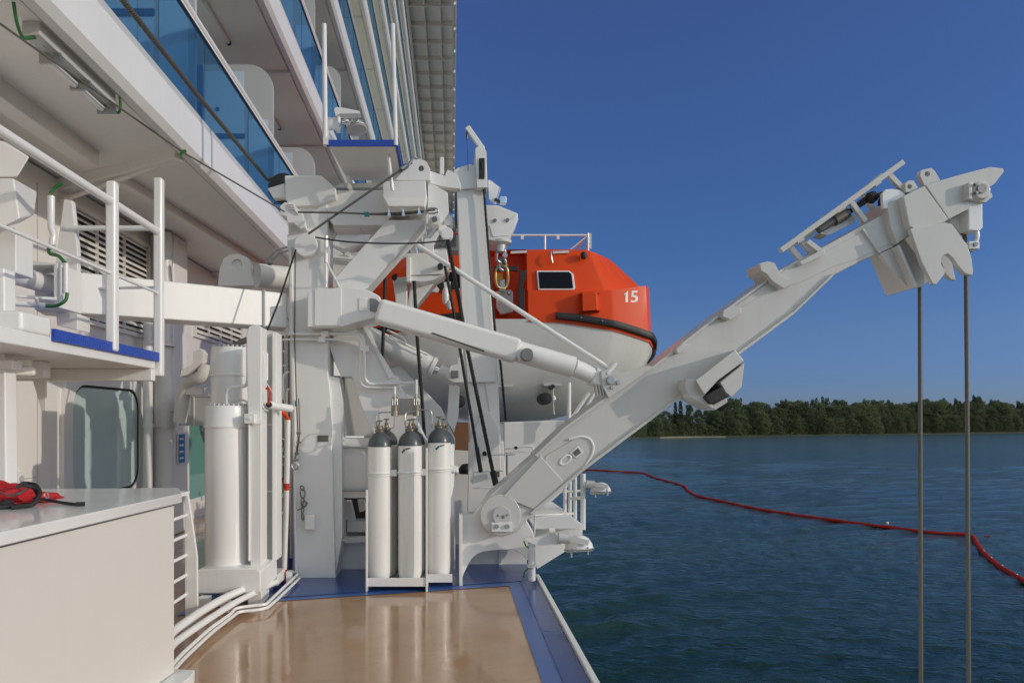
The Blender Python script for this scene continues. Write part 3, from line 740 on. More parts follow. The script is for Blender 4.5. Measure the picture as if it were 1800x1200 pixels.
sw = MB(); sw.cyl((WX + 0.03, 6.6, 1.035), (WX + 0.045, 6.6, 1.035), 0.03, 16); sw.build('socket_cap', GREYW, sk)
# ceiling lamp in its wire guard
lp = T('caged_tube_lamp', 'twin fluorescent lamp with green cable fixed under the promenade ceiling', 'lamp', P(165, 130, 4.9))
LX = -2.72
mb = MB(); mb.box(LX - 0.07, LX + 0.05, 4.42, 5.42, 4.09, 4.185); mb.build('housing', GREYW, lp, bev=0.008)
for y0, y1 in ((4.66, 5.0), (5.03, 5.38)):
    mb = MB(); mb.cyl((LX - 0.045, y0, 4.055), (LX - 0.045, y1, 4.055), 0.026, 12); mb.build('tube', GLOSS, lp)
mb = MB()
for y in (4.63, 5.005, 5.385): mb.box(LX - 0.085, LX + 0.06, y, y + 0.02, 4.02, 4.09)
mb.tube([(LX + 0.03, 4.5, 4.06), (LX + 0.03, 5.4, 4.06)], 0.006, 6)
mb.build('guard', STEEL, lp)
mb = MB(); mb.tube(cat([Vector((LX + 0.0, 4.46, 4.10)), Vector((LX - 0.02, 4.36, 4.04)), Vector((LX + 0.01, 4.25, 4.07)), Vector((LX + 0.02, 4.2, 4.17))], 6), 0.011, 8)
mb.tube(cat([Vector((LX, 5.4, 4.09)), Vector((LX + 0.05, 5.45, 4.05)), Vector((LX + 0.08, 5.43, 4.08)), Vector((LX + 0.09, 5.40, 4.17))], 6), 0.010, 8); mb.build('cable', GREEN, lp)
# ------------------------------------------------------------------ the boat davit in front
dav = T('boat_davit', 'large white davit with a long boom swung out over the water and a square tower', 'davit', (-0.6, 6.9, 0))
YT = 6.9
# --- tower
t = MB(); t.plate([(506, 345), (575, 345), (577, 660), (581, 690), (590, 1016), (519, 1021), (508, 560)], YT, 0.34)
tower = t.build('tower_post', WHITE, dav, bev=0.012)
t = MB(); t.plate([(575, 600), (578, 660), (596, 664), (600, 690), (602, 940), (590, 1010), (585, 1012)], YT + 0.06, 0.24); t.build('tower_flange', WHITE, dav, bev=0.01)
t = MB(); t.plate([(500, 308), (564, 308), (574, 316), (590, 331), (590, 348), (562, 361), (508, 362), (501, 348)], YT - 0.06, 0.55); t.build('tower_head', WHITE, dav, bev=0.012)
t = MB(); t.plate([(470, 331), (500, 322), (502, 347), (480, 348)], YT - 0.02, 0.10); t.plate([(470, 331), (500, 322), (502, 347), (480, 348)], YT + 0.16, 0.10)
gh = t.build('sheave_guard', WHITE, dav, bev=0.005)
t = MB(); c = P(497, 330, YT + 0.08); t.cyl(c, c + Vector((0, 0.08, 0)), 0.15, 28); t.build('sheave', BLACK, gh)
t = MB(); t.plate([(492, 362), (500, 355), (516, 359), (531, 374), (537, 400), (528, 402), (516, 392), (506, 392), (503, 380), (493, 378)], YT - 0.14, 0.2)
rg = t.build('rope_guide', WHITE, dav, bev=0.006)
t = MB()
for k in range(3): t.tube([P(506 + k * 1.2, 359 + 4 * k, YT - 0.15), P(516 + k * 1, 360 + 4 * k, YT - 0.16), P(525, 371 + 3 * k, YT - 0.15)], 0.008, 6)
t.build('guide_rib', GLOSS, rg)
t = MB(); t.disc(537, 430, YT - 0.10, 20, 0.13); t.plate([(505, 412), (552, 412), (556, 432), (520, 440), (505, 436)], YT - 0.012, 0.012); t.build('round_cover', WHITE, dav, bev=0.006)
t = MB(); t.plate([(508, 430), (512, 432), (518, 700), (522, 1020), (519, 1020), (511, 600)], YT - 0.03, 0.05); t.build('edge_strip', WHITE, tower, bev=0.004)
t = MB(); t.tube([P(573, 415, YT - 0.05), P(573, 462, YT - 0.05)], 0.022, 12); t.tube([P(573, 462, YT - 0.05), P(573, 505, YT - 0.05)], 0.012, 10); t.tube([P(575, 462, YT - 0.05), P(598, 507, YT - 0.05)], 0.011, 10); t.build('fixed_rail', GLOSS, dav)
# --- top beam and its gear
t = MB(); t.plate([(560, 334), (690, 334), (690, 380), (672, 396), (586, 396), (574, 380)], YT + 0.02, 0.36); t.build('top_beam', WHITE, dav, bev=0.012)
t = MB(); t.plate([(584, 395), (640, 395), (632, 402), (586, 403)], YT + 0.1, 0.2); t.plate([(573, 384), (600, 384), (585, 420), (574, 420)], YT + 0.2, 0.1); t.build('beam_gusset', WHITE, dav, bev=0.006)
t = MB(); t.plate([(672, 318), (748, 317), (750, 347), (747, 364), (682, 364), (673, 346)], YT - 0.28, 0.62); t.build('fairlead_box', WHITE, dav, bev=0.01)
t = MB(); t.plate([(676, 348), (748, 348), (746, 362), (684, 362)], YT - 0.286, 0.006); t.build('box_lip', SOFFIT, dav)
t = MB(); t.ring([(693, 317), (706, 303), (722, 285), (728, 279), (736, 279), (749, 283), (756, 296), (757, 317)], YT - 0.2, 0.14, (740, 296), 5); lug = t.build('pin_bracket', WHITE, dav, bev=0.006)
t = MB(); t.disc(740, 296, YT - 0.17, 5.5, 0.09); t.build('pin', PINM, lug)
t = MB(); t.plate([(755, 300), (782, 309), (786, 298), (795, 301), (806, 313), (811, 326), (809, 332), (790, 330), (757, 323)], YT - 0.1, 0.10); t.plate([(773, 276), (780, 276), (780, 308), (773, 306)], YT - 0.02, 0.05); t.build('rope_horn', WHITE, dav, bev=0.006)
t = MB(); t.plate([(752, 322), (768, 327), (775, 332), (787, 338), (789, 372), (780, 386), (772, 397), (752, 396)], YT - 0.16, 0.10); ck = t.build('cheek_plate', WHITE, dav, bev=0.006)
t = MB(); t.disc(765, 385, YT - 0.26, 10, 0.14); t.build('pin_boss', WHITE, ck, bev=0.004)
t = MB(); t.disc(764, 385, YT - 0.27, 5, 0.05); t.build('pin', PINM, ck)
t = MB(); t.disc(786, 410, YT - 0.2, 10.5, 0.10); t.disc(779, 404, YT - 0.14, 9, 0.05); t.pxbox(780, 378, 796, 396, YT - 0.1, 0.14); t.build('rope_roller', WHITE, ck, bev=0.004)
t = MB(); t.plate([(800, 338), (803, 338), (804, 398), (801, 400), (799, 390)], YT - 0.15, 0.06); t.build('rubber_strip', BLACK, dav)
# --- diagonal brace
t = MB(); t.plate([(585, 492), (680, 386), (742, 386), (748, 391), (646, 506), (628, 512), (600, 512)], YT - 0.02, 0.32); t.build('diagonal_brace', WHITE, dav, bev=0.014)
# --- knee gusset carrying the cylinder
t = MB(); t.plate([(540, 512), (600, 504), (638, 507), (652, 512), (667, 520), (673, 535), (667, 550), (655, 560), (630, 566), (600, 575), (540, 575)], YT - 0.24, 0.5); kg = t.build('knee_bracket', WHITE, dav, bev=0.012)
t = MB(); t.plate([(553, 507), (600, 506), (600, 572), (553, 572)], YT - 0.252, 0.012); t.build('doubler_plate', WHITE, kg, bev=0.004)
t = MB(); t.plate([(650, 524), (660, 525), (667, 531), (667, 542), (660, 548), (650, 546)], YT - 0.256, 0.03); t.build('pin_plate', PINM, kg, bev=0.003)
t = MB(); t.pxbox(631, 523, 644, 547, YT - 0.25, 0.02); t.build('raised_pad', WHITE, kg, bev=0.003)
# --- lower strut and web down to the foot
t = MB(); t.plate([(576, 604), (600, 575), (640, 570), (662, 612), (710, 690), (757, 790), (764, 836), (770, 900), (768, 1000), (690, 1000), (672, 790), (640, 730), (618, 662), (600, 662), (590, 640)], YT + 0.12, 0.26); t.build('lower_strut', WHITE, dav, bev=0.012)
t = MB(); t.plate([(636, 572), (644, 572), (664, 612), (690, 662), (684, 666), (660, 616)], YT + 0.09, 0.05); t.build('strut_flange', GLOSS, dav, bev=0.004)
# pipes across the tower
t = MB(); t.bend([P(503, 592, 7.3), P(508, 587, YT - 0.06), P(640, 586, YT - 0.06), P(642, 668, YT - 0.02), P(650, 675, YT), P(728, 672, YT + 0.05)], 0.016, 0.08)
t.bend([P(486, 600, 7.3), P(492, 597, YT - 0.06), P(630, 596, YT - 0.06), P(634, 612, YT - 0.04), P(634, 680, YT), P(700, 682, YT + 0.06)], 0.011, 0.08); pr = t.build('hydraulic_pipes', GLOSS, dav)
t = MB()
for x, y in ((564, 586), (559, 596)):
    t = MB(); t.pxbox(x, y - 5, x + 13, y + 5, YT - 0.085, 0.085); t.build('pipe_clamp', GLOSS, pr, bev=0.003)
t = MB(); t.pxbox(632, 607, 648, 617, YT - 0.07, 0.1); t.build('pipe_clamp', GLOSS, pr, bev=0.003)
t = MB(); t.pxbox(558, 765, 577, 776, YT - 0.008, 0.01); t.build('name_plate', BRONZE, dav)
t = MB(); t.pxbox(536, 905, 553, 930, YT - 0.1, 0.1); t.build('chain_box', GLOSS, dav, bev=0.005)
# --- foundation: low wall and foot bracket of the boom
t = MB(); t.plate([(590, 950), (600, 944), (800, 944), (800, 1012), (590, 1012)], 7.3, 0.5); t.build('foundation', WHITE, dav, bev=0.012)
t = MB(); t.plate([(592, 946), (650, 943), (650, 952), (592, 956)], 7.2, 0.1); t.build('foundation_lip', WHITE, dav, bev=0.006)
YB = 6.62
arch = [(811, 907), (833, 905), (848, 886), (905, 878), (936, 934), (944, 956), (936, 975), (926, 985), (920, 976), (912, 970), (900, 966), (875, 966), (850, 969), (838, 974), (830, 981), (822, 994), (815, 1008), (811, 1020)]
t = MB(); t.plate([(x + 0, y - 2) for x, y in arch], YB + 0.72, 0.10); t.build('foot_bracket', WHITE, dav, bev=0.008)
t = MB(); t.plate(arch, YB + 0.10, 0.12); foot = t.build('foot_bracket', WHITE, dav, bev=0.008)
t = MB(); t.pxbox(807, 905, 813, 1031, YB - 0.04, 0.16); t.build('foot_stiffener', WHITE, foot, bev=0.004)
t = MB(); t.pxbox(808, 960, 926, 1000, 7.55, 0.1); t.plate([(876, 962), (882, 962), (882, 998), (876, 998)], 7.52, 0.03); t.build('foot_back_wall', WHITE, foot, bev=0.004)
t = MB(); t.plate([(938, 957), (962, 952), (1004, 958), (998, 966), (944, 1000), (941, 990)], YB + 0.3, 0.25); t.build('hull_bracket', WHITE, dav, bev=0.006)
# --- boom
YM = YB - 0.02
boomp = [(846, 893), (862, 869), (940, 800), (990, 752), (1065, 697), (1145, 645), (1262, 553), (1375, 472), (1450, 432), (1560, 372), (1575, 432), (1545, 446), (1510, 461), (1467, 483), (1397, 551), (1300, 623), (1160, 727), (1025, 828), (935, 905), (908, 936), (880, 944), (856, 932), (845, 912)]
t = MB(); t.plate(boomp, YM, 0.34); boom = t.build('boom', DIMW, dav, bev=0.014)
def lip(a, b2, w, Y, d, name='flange', mat=DIMW):
    """a flange strip along the boom edge, standing a little proud of the web"""
    (x0, y0), (x1, y1) = a, b2; L_ = math.hypot(x1 - x0, y1 - y0); nx, ny = -(y1 - y0) / L_ * w, (x1 - x0) / L_ * w
    q = MB(); q.plate([(x0, y0), (x1, y1), (x1 + nx, y1 + ny), (x0 + nx, y0 + ny)], Y, d); return q
q = MB()
for a, b2, w in (((1025, 828), (1160, 727), -5), ((1160, 727), (1300, 623), -5), ((1300, 623), (1397, 551), -5), ((1397, 551), (1467, 483), -4), ((935, 905), (1025, 828), -5)):
    p_ = lip(a, b2, w, YM - 0.035, 0.40); q.add(p_.v, p_.f)
q.build('lower_flange', DIMW, boom, bev=0.005)
q = MB()
for a, b2, w in (((940, 800), (990, 752), 5), ((990, 752), (1065, 697), 5), ((1065, 697), (1145, 645), 5), ((1145, 645), (1262, 553), 5), ((1262, 553), (1375, 472), 4)):
    p_ = lip(a, b2, w, YM - 0.03, 0.40); q.add(p_.v, p_.f)
q.build('upper_flange', DIMW, boom, bev=0.005)
q = MB(); q.plate([(1262, 560), (1370, 482), (1398, 470), (1560, 385), (1570, 425), (1512, 453), (1462, 470), (1398, 500), (1340, 520)], YM - 0.006, 0.01); q.build('upper_web_plate', DIMW, boom, bev=0.004)
q = MB(); q.plate([(935, 893), (960, 800), (1012, 770), (1030, 767), (1041, 775), (1043, 790), (1036, 808), (1022, 826), (975, 866)], YM - 0.012, 0.02); q.build('root_doubler', DIMW, boom, bev=0.006)
q = MB(); q.plate([(1002, 795), (1016, 783), (1026, 795), (1012, 805)], YM - 0.022, 0.012); npf = q.build('plate_holder', GLOSS, boom, bev=0.002)
q = MB(); q.plate([(1006, 795), (1016, 787), (1022, 795), (1012, 802)], YM - 0.025, 0.004); q.build('name_plate', BRONZE, npf)
q = MB(); q.tube([P(994 + 11 * math.cos(a) * .78 - 6 * math.sin(a) * .62, 808 - 11 * math.cos(a) * .62 - 6 * math.sin(a) * .78, YM - 0.014) for a in [6.283 * k / 24 for k in range(24)]], 0.010, 8, closed=True); q.build('slot_rim', GLOSS, boom)
q = MB(); A_ = [P(950, 801, YM - .055), P(992, 847, YM - .014), P(946, 898, YM - .014), P(884, 872, YM - .055)]
q.prism(A_, [P(950, 801, YM + .01), P(992, 847, YM + .01), P(946, 898, YM + .01), P(884, 872, YM + .01)]); q.build('slanted_web', DIMW, boom, bev=0.006)
q = MB(); q.tube(cat([P(1000, 772, YM - .012), P(1020, 767, YM - .014), P(1036, 771, YM - .014), P(1043, 785, YM - .014), P(1039, 802, YM - .014), P(1022, 828, YM - .012)], 5), 0.013, 8); q.build('weld_rim', GLOSS, boom)
# pivot
q = MB(); q.disc(880, 905, YM - 0.05, 36, 0.08, 40); hub = q.build('pivot_hub', DIMW, boom, bev=0.01)
q = MB(); q.disc(882, 906, YM - 0.075, 16, 0.06, 32); pv = q.build('pivot_pin', GREYW, hub, bev=0.004)
q = MB()
for x, y, r in ((875, 906, 2), (891, 905, 2), (884, 908, 3)): q.disc(x, y, YM - 0.078, r, 0.02, 12)
q.build('grease_holes', PINM, pv)
q = MB(); q.pxbox(864, 918, 900, 934, YM - 0.085, 0.05); kp = q.build('keeper_plate', GLOSS, hub, bev=0.003)
q = MB()
for x in (873, 892): q.disc(x, 925, YM - 0.105, 4, 0.03, 6)
q.build('keeper_bolts', STEEL, kp)
# roller box on the boom's lower side
q = MB(); q.taper([(1222, 668), (1240, 655), (1292, 614), (1308, 634), (1262, 668), (1238, 694)], YM - 0.30, [(1222, 668), (1240, 655), (1292, 614), (1308, 634), (1262, 668), (1238, 694)], YM + 0.2)
rb_ = q.build('roller_housing', DIMW, boom, bev=0.01)
q = MB(); q.plate([(1266, 672), (1309, 637), (1304, 680), (1286, 698), (1276, 690)], YM - 0.26, 0.40); q.build('end_cheek', DIMW, rb_, bev=0.008)
q = MB(); q.plate([(1206, 666), (1221, 665), (1240, 694), (1252, 708), (1254, 719), (1213, 697), (1204, 680)], YM - 0.22, 0.36); q.plate([(1250, 713), (1276, 698), (1280, 706), (1257, 721)], YM - 0.2, 0.3); q.build('roller_bracket', DIMW, rb_, bev=0.008)
q = MB(); q.plate([(1238, 697), (1268, 679), (1283, 697), (1250, 711)], YM - 0.27, 0.36); q.build('rubber_roller', BLACK, rb_, bev=0.01)
for pts in ([(1335, 463), (1350, 459), (1362, 462), (1373, 483), (1396, 497), (1378, 507), (1358, 494), (1347, 481), (1338, 476)], [(1272, 545), (1285, 537), (1302, 541), (1304, 551), (1284, 562), (1270, 556)], [(1188, 613), (1200, 604), (1212, 607), (1203, 616), (1192, 622)]):
    q = MB(); q.plate(pts, YM - 0.10, 0.3); q.build('rope_cleat', DIMW, boom, bev=0.006)
# clevis for the lifting cylinder on the upper side of the boom
q = MB(); q.plate([(1056, 652), (1072, 648), (1095, 656), (1140, 642), (1148, 646), (1070, 700), (1058, 676)], YM - 0.06, 0.14); q.plate([(1056, 652), (1072, 648), (1095, 656), (1140, 642), (1148, 646), (1070, 700), (1058, 676)], YM + 0.26, 0.1); cv = q.build('clevis', DIMW, boom, bev=0.006)
q = MB(); q.disc(1075, 668, YM - 0.09, 7.5, 0.4, 20); q.disc(1087, 672, YM - 0.075, 3.5, 0.05, 12); q.disc(1076, 681, YM - 0.075, 3, 0.05, 12); q.build('clevis_pin', STEEL, cv, bev=0.003)
q = MB()
for k in range(3): q.plate([(1046 + 5 * k, 676 + 1 * k), (1049 + 5 * k, 675 + 1 * k), (1053 + 5 * k, 694), (1050 + 5 * k, 695)], YM - 0.03, 0.1)
q.build('cooling_fins', DIMW, boom, bev=0.003); q = MB(); q.plate([(1066, 650), (1078, 636), (1082, 634), (1084, 640), (1072, 656)], YM - 0.05, 0.08); q.build('stay_lug', DIMW, boom, bev=0.004)
# --- lifting cylinder, stay rod
cyl = MB(); A = P(664, 547, YM - 0.02); B = P(912, 618, YM - 0.0); Cc = P(1060, 667, YM + 0.08)
D = (B - A).normalized()
cyl.beam(A, B, 0.24, 0.235); lc = cyl.build('lifting_cylinder', WHITE, dav, bev=0.045)
q = MB(); q.cyl(B - D * 0.04, B + D * 0.55, 0.105, 28); q.cyl(B + D * 0.55, Cc, 0.085, 28); q.build('piston_sleeve', WHITE, lc, bev=0.006)
q = MB(); q.beam(Cc - (Cc - B).normalized() * 0.12, Cc + (Cc - B).normalized() * 0.16, 0.2, 0.17); q.build('rod_eye', WHITE, lc, bev=0.02)
q = MB(); c = P(927, 623, YM - 0.19); q.cyl(c, c + Vector((0, 0.1, 0)), 0.062, 24); q.build('end_knob', PINM, lc, bev=0.01)
q = MB(); q.cyl(c + Vector((-0.02, 0.06, 0)), c + Vector((-0.02, 0.14, 0)), 0.07, 24); q.build('knob_collar', WHITE, lc, bev=0.006)
q = MB(); q.tube([P(759, 585, YM - 0.13), P(851, 617, YM - 0.12)], 0.008, 6); q.build('grease_line', DKGREY, lc)
q = MB(); q.tube([P(731, 429, YM + 0.16), P(1070, 647, YM - 0.02)], 0.024, 14); sr = q.build('stay_rod', GLOSS, dav)
q = MB(); q.tube([P(1067, 657, YM - 0.04), P(1082, 637, YM - 0.04)], 0.028, 12); q.build('rod_end', GLOSS, sr)
# --- boom head
YH = YM - 0.06
q = MB(); q.plate([(1559, 355), (1587, 346), (1601, 412), (1578, 428), (1566, 400)], YH - 0.02, 0.46); head = q.build('boom_head', DIMW, dav, bev=0.01)
q = MB(); q.plate([(1587, 345), (1625, 326), (1668, 385), (1660, 391), (1608, 405), (1598, 396)], YH - 0.10, 0.5); q.build('head_box', DIMW, head, bev=0.012)
q = MB(); q.plate([(1627, 325), (1680, 309), (1742, 293), (1764, 296), (1765, 302), (1749, 323), (1708, 348), (1702, 368), (1668, 385)], YH - 0.09, 0.16); q.plate([(1627, 325), (1680, 309), (1742, 293), (1764, 296), (1765, 302), (1749, 323), (1708, 348), (1702, 368), (1668, 385)], YH + 0.28, 0.12)
q.plate([(1640, 322), (1740, 294), (1764, 297), (1750, 312), (1700, 330)], YH + 0.07, 0.21); nz = q.build('head_nose', DIMW, head, bev=0.008)
jaw = [(1600, 402), (1662, 391), (1673, 393), (1686, 411), (1701, 431), (1708, 455), (1711, 478), (1709, 484), (1696, 480), (1683, 465), (1674, 452), (1667, 446), (1657, 449), (1653, 458), (1655, 465), (1661, 476), (1660, 482), (1646, 500), (1640, 499), (1620, 460)]
q = MB(); q.plate(jaw, YH - 0.12, 0.05); q.build('front_jaw', DIMW, head, bev=0.006)
q = MB(); q.plate([(x - 2, y + 1) for x, y in jaw[:11]] + [(1680, 492), (1672, 491), (1661, 480), (1655, 462), (1640, 480), (1620, 462)], YH + 0.24, 0.05); q.build('rear_jaw', DIMW, head, bev=0.006)
q = MB(); q.plate([(1547, 446), (1573, 434), (1600, 412), (1614, 452), (1634, 490), (1624, 502), (1612, 506), (1596, 505), (1572, 480)], YH + 0.06, 0.05); q.plate([(1547, 446), (1573, 434), (1600, 412), (1614, 452), (1610, 506), (1596, 505), (1572, 480)], YH + 0.36, 0.05)
q.plate([(1577, 432), (1582, 430), (1614, 504), (1609, 506)], YH - 0.03, 0.44); q.build('web_plate', DIMW, head, bev=0.006)
q = MB(); q.plate([(1516, 403), (1519, 402), (1549, 443), (1546, 445)], YM - 0.03, 0.05); q.plate([(1562, 375), (1566, 373), (1579, 428), (1575, 430)], YM - 0.03, 0.05); q.build('stiffener_rib', DIMW, boom, bev=0.003)
q = MB(); q.ring([(1625, 326), (1617, 308), (1619, 299), (1637, 295), (1644, 301), (1653, 317)], YH + 0.1, 0.06, (1630, 306), 4.5); q.build('lifting_eye', DIMW, head, bev=0.005)
q = MB(); q.ring([(1592, 338), (1591, 322), (1598, 317), (1606, 317), (1614, 330), (1606, 338)], YH - 0.04, 0.06, (1599, 328), 4); q.build('lifting_eye', DIMW, head, bev=0.005)
q = MB(); q.plate([(1551, 341), (1557, 333), (1568, 332), (1582, 334), (1591, 340), (1587, 348), (1561, 358), (1561, 366), (1553, 366)], YH - 0.02, 0.04); q.build('sheave_cover', GLOSS, head, bev=0.004); q = MB(); q.plate([(1551, 341), (1557, 333), (1568, 332), (1582, 334), (1591, 340), (1587, 348), (1561, 358)], YH + 0.16, 0.04)
shg = q.build('sheave_cover', GLOSS, head, bev=0.004)
q = MB(); q.disc(1573, 352, YH + 0.03, 19, 0.10, 36); q.build('head_sheave', BLACK, shg)
q = MB(); q.pxbox(1703, 320, 1709, 350, YH - 0.16, 0.16); q.lathe(P(1727, 334, YH - 0.15), [(0.075, 0), (0.09, 0.02), (0.09, 0.12), (0.06, 0.14)], 24, (0, 1, 0)); q.plate([(1707, 338), (1727, 352), (1743, 338), (1745, 346), (1733, 356), (1707, 352)], YH - 0.12, 0.1)
hs = q.build('pin_housing', DIMW, head, bev=0.005)
q = MB(); q.disc(1727, 331, YH - 0.17, 8, 0.03, 20); q.disc(1717, 323, YH - 0.18, 2.6, 0.03, 8); q.disc(1718, 338, YH - 0.18, 3, 0.03, 8); q.build('pin', PINM, hs)
q = MB(); q.plate([(1703, 352), (1727, 349), (1728, 400), (1722, 406), (1703, 404)], YH - 0.08, 0.22); q.plate([(1668, 388), (1704, 366), (1704, 402), (1688, 408)], YH + 0.04, 0.12); q.build('limit_switch_box', GLOSS, head, bev=0.008)
q = MB(); q.tube([P(1688, 408, YH + .05), P(1700, 403, YH + .05), P(1712, 404, YH + .05)], 0.03, 10); q.build('rubber_guide', BLACK, head)
q = MB(); q.bend([P(1716, 404, YH), P(1718, 418, YH), P(1713, 428, YH)], 0.022, 0.03); q.pxbox(1704, 424, 1722, 437, YH - 0.06, 0.1); lsw = q.build('limit_switch', GLOSS, head, bev=0.004)
q = MB(); q.disc(1716, 429, YH - 0.075, 4, 0.02, 6); q.pxbox(1705, 438, 1714, 441, YH - 0.04, 0.06); q.build('switch_bolt', PINM, lsw)
# grating rails along the boom top
q = MB()
def rail(a, b2, w, Y, d):
    p_ = lip(a, b2, w, Y, d); q.add(p_.v, p_.f)
rail((1371, 436), (1587, 280), 9, YM - 0.02, 0.05); rail((1400, 424), (1550, 304), 8, YM + 0.28, 0.05)
for a, b2 in (((1391, 427), (1414, 454)), ((1500, 350), (1527, 386)), ((1568, 303), (1594, 331))): rail(a, b2, 9, YM + 0.0, 0.04)
for a, b2 in (((1412, 420), (1436, 448)), ((1520, 336), (1540, 366))): rail(a, b2, 8, YM + 0.26, 0.04)
for a, b2 in (((1399, 421), (1411, 414)), ((1470, 368), (1483, 359)), ((1535, 322), (1546, 314))): rail(a, b2, 8, YM + 0.0, 0.32)
q.plate([(1405, 460), (1449, 436), (1450, 448), (1410, 466)], YM - 0.08, 0.3); rail((1423, 420), (1450, 440), 9, YM - 0.07, 0.05)
gr = q.build('guard_rail', DIMW, boom, bev=0.005)
q = MB(); q.tube([P(1438, 404, YM + .08), P(1470, 385, YM + .08)], 0.04, 12); q.tube([P(1470, 385, YM + .08), P(1490, 374, YM + .08)], 0.05, 12); q.build('rope_socket', DKGREY, boom)
q = MB(); q.tube([P(1466, 388, YM + .08), P(1484, 378, YM + .08)], 0.055, 12); q.build('socket_band', BRONZE, boom)
q = MB(); q.tube([P(1488, 376, YM + .08), P(1528, 350, YM + .08), P(1552, 340, YM + .08)], 0.022, 10); q.tube([P(1488, 373, YM + .06), P(1518, 349, YM + .06), P(1535, 342, YM + .06)], 0.012, 8); q.lathe(P(1524, 352, YM + .06), [(0.02, 0), (0.06, .03), (0.05, .09), (0.02, .11)], 8, (1, 0, .6)); q.build('rope_tail', BLACK, boom)
q = MB(); q.plate([(1440, 410), (1490, 380), (1510, 376), (1500, 392), (1455, 414)], YM + 0.1, 0.16); q.build('socket_bed', DIMW, boom, bev=0.004)

# ------------------------------------------------------------------ second davit frame, a little farther along
d2 = T('lifeboat_davit', 'white lifeboat davit post with hook block, standing between the tower and the orange lifeboat', 'davit', (0.35, 7.9, 0))
YS = 7.7
q = MB(); q.plate([(802, 332), (850, 318), (856, 400), (866, 560), (872, 672), (822, 672), (812, 560), (806, 420)], YS, 0.32); q.build('post', WHITE, d2, bev=0.014)
q = MB(); q.plate([(852, 600), (874, 600), (876, 672), (880, 775), (868, 775), (852, 672)], YS + 0.03, 0.26); q.build('post_flange', WHITE, d2, bev=0.01); q = MB(); q.plate([(822, 670), (872, 670), (878, 775), (826, 775)], YS + 0.05, 0.2); q.build('post_foot', WHITE, d2, bev=0.01)
q = MB(); q.plate([(838, 746), (850, 722), (862, 724), (878, 754), (882, 860), (830, 900), (822, 900), (824, 780)], YS - 0.05, 0.14); q.build('foot_plate', WHITE, d2, bev=0.008)
q = MB(); q.plate([(826, 775), (885, 775), (890, 870), (860, 900), (830, 900)], YS + 0.2, 0.1); q.build('foot_box', CREAM, d2, bev=0.008)
q = MB(); q.plate([(797, 300), (806, 294), (827, 288), (837, 291), (851, 322), (842, 330), (812, 333), (800, 331)], YS - 0.04, 0.42); q.build('post_head', WHITE, d2, bev=0.01)
q = MB(); q.plate([(835, 262), (838, 258), (850, 258), (855, 266), (857, 330), (838, 330)], YS - 0.12, 0.4); mh = q.build('mast_head', WHITE, d2, bev=0.008)
q = MB(); q.pxbox(842, 278, 852, 314, YS - 0.13, 0.02); q.build('slot', BLACK, mh)
q = MB(); q.beam(P(821, 224, YS - .06), P(849, 264, YS - .06), 0.06, 0.06); q.build('jib', GLOSS, mh, bev=0.008)
q = MB(); q.tube([P(821, 230, YS - .07), P(821, 245, YS - .07)], 0.012, 8); q.tube([P(821, 245, YS - .07), P(823, 300, YS - .07)], 0.004, 6); q.build('jib_wire', DKGREY, mh)
q = MB(); q.taper([(858, 316), (877, 329), (869, 357), (859, 350)], YS, [(862, 316), (881, 331), (872, 360), (861, 354)], YS + 0.3); lh = q.build('searchlight_box', GLOSS, d2, bev=0.006)
q = MB(); q.tube([P(870, 350, YS), P(882, 357, YS), P(888, 352, YS)], 0.02, 10); q.build('lamp_bracket', DKGREY, lh)
q = MB(); q.pxbox(879, 345, 890, 357, YS - .05, 0.08); q.build('lens', CHROME, lh, bev=0.004)
YK = 8.3
q = MB(); q.plate([(845, 362), (858, 360), (876, 361), (910, 375), (911, 385), (905, 398), (897, 414), (894, 424), (867, 423), (850, 420)], YK, 0.5); hb = q.build('hook_block', WHITE, d2, bev=0.01)
q = MB(); q.plate([(860, 396), (890, 392), (908, 376), (904, 398), (896, 414), (866, 416)], YK - 0.012, 0.02); q.build('block_cheek', GLOSS, hb, bev=0.004)
for x, y in ((870, 387), (892, 386)):
    q = MB(); q.disc(x, y, YK - 0.02, 3, 0.03, 10); q.build('bolt', PINM, hb)
q = MB(); q.lathe(P(881, 428, YK + .1), [(0.06, -0.02), (0.12, 0), (0.13, 0.03), (0.06, 0.05), (0.055, 0.1)], 18); q.lathe(P(881, 437, YK + .1), [(0.05, -0.04), (0.055, 0.08)], 14); q.build('swivel', WHITE, hb)
def loop(cx, cy, rx, ry, Y, r, name, mat, par, tilt=0):
    m_ = MB(); pts = []
    for k in range(28):
        a = 6.2832 * k / 28; ex = math.copysign(abs(math.cos(a)) ** 0.75, math.cos(a)) * rx; ey = math.copysign(abs(math.sin(a)) ** 0.75, math.sin(a)) * ry
        pts.append(P(cx + ex * math.cos(tilt) - ey * math.sin(tilt), cy + ex * math.sin(tilt) + ey * math.cos(tilt), Y) + Vector((0, 0.02 * math.sin(a * 2), 0)))
    m_.tube(pts, r, 10, closed=True); return m_.build(name, mat, par)
sh = loop(880, 449, 7, 12, YK + .1, 0.022, 'shackle', STEEL, hb, 0.1); loop(883, 465, 6, 10, YK + .1, 0.02, 'shackle', STEEL, hb, -0.15)
q = MB(); q.disc(888, 448, YK + 0.02, 4.5, 0.1, 14); q.build('shackle_pin', STEEL, hb)
loop(882, 487, 11, 20, YK + .1, 0.017, 'lifting_ring', GOLD, d2)
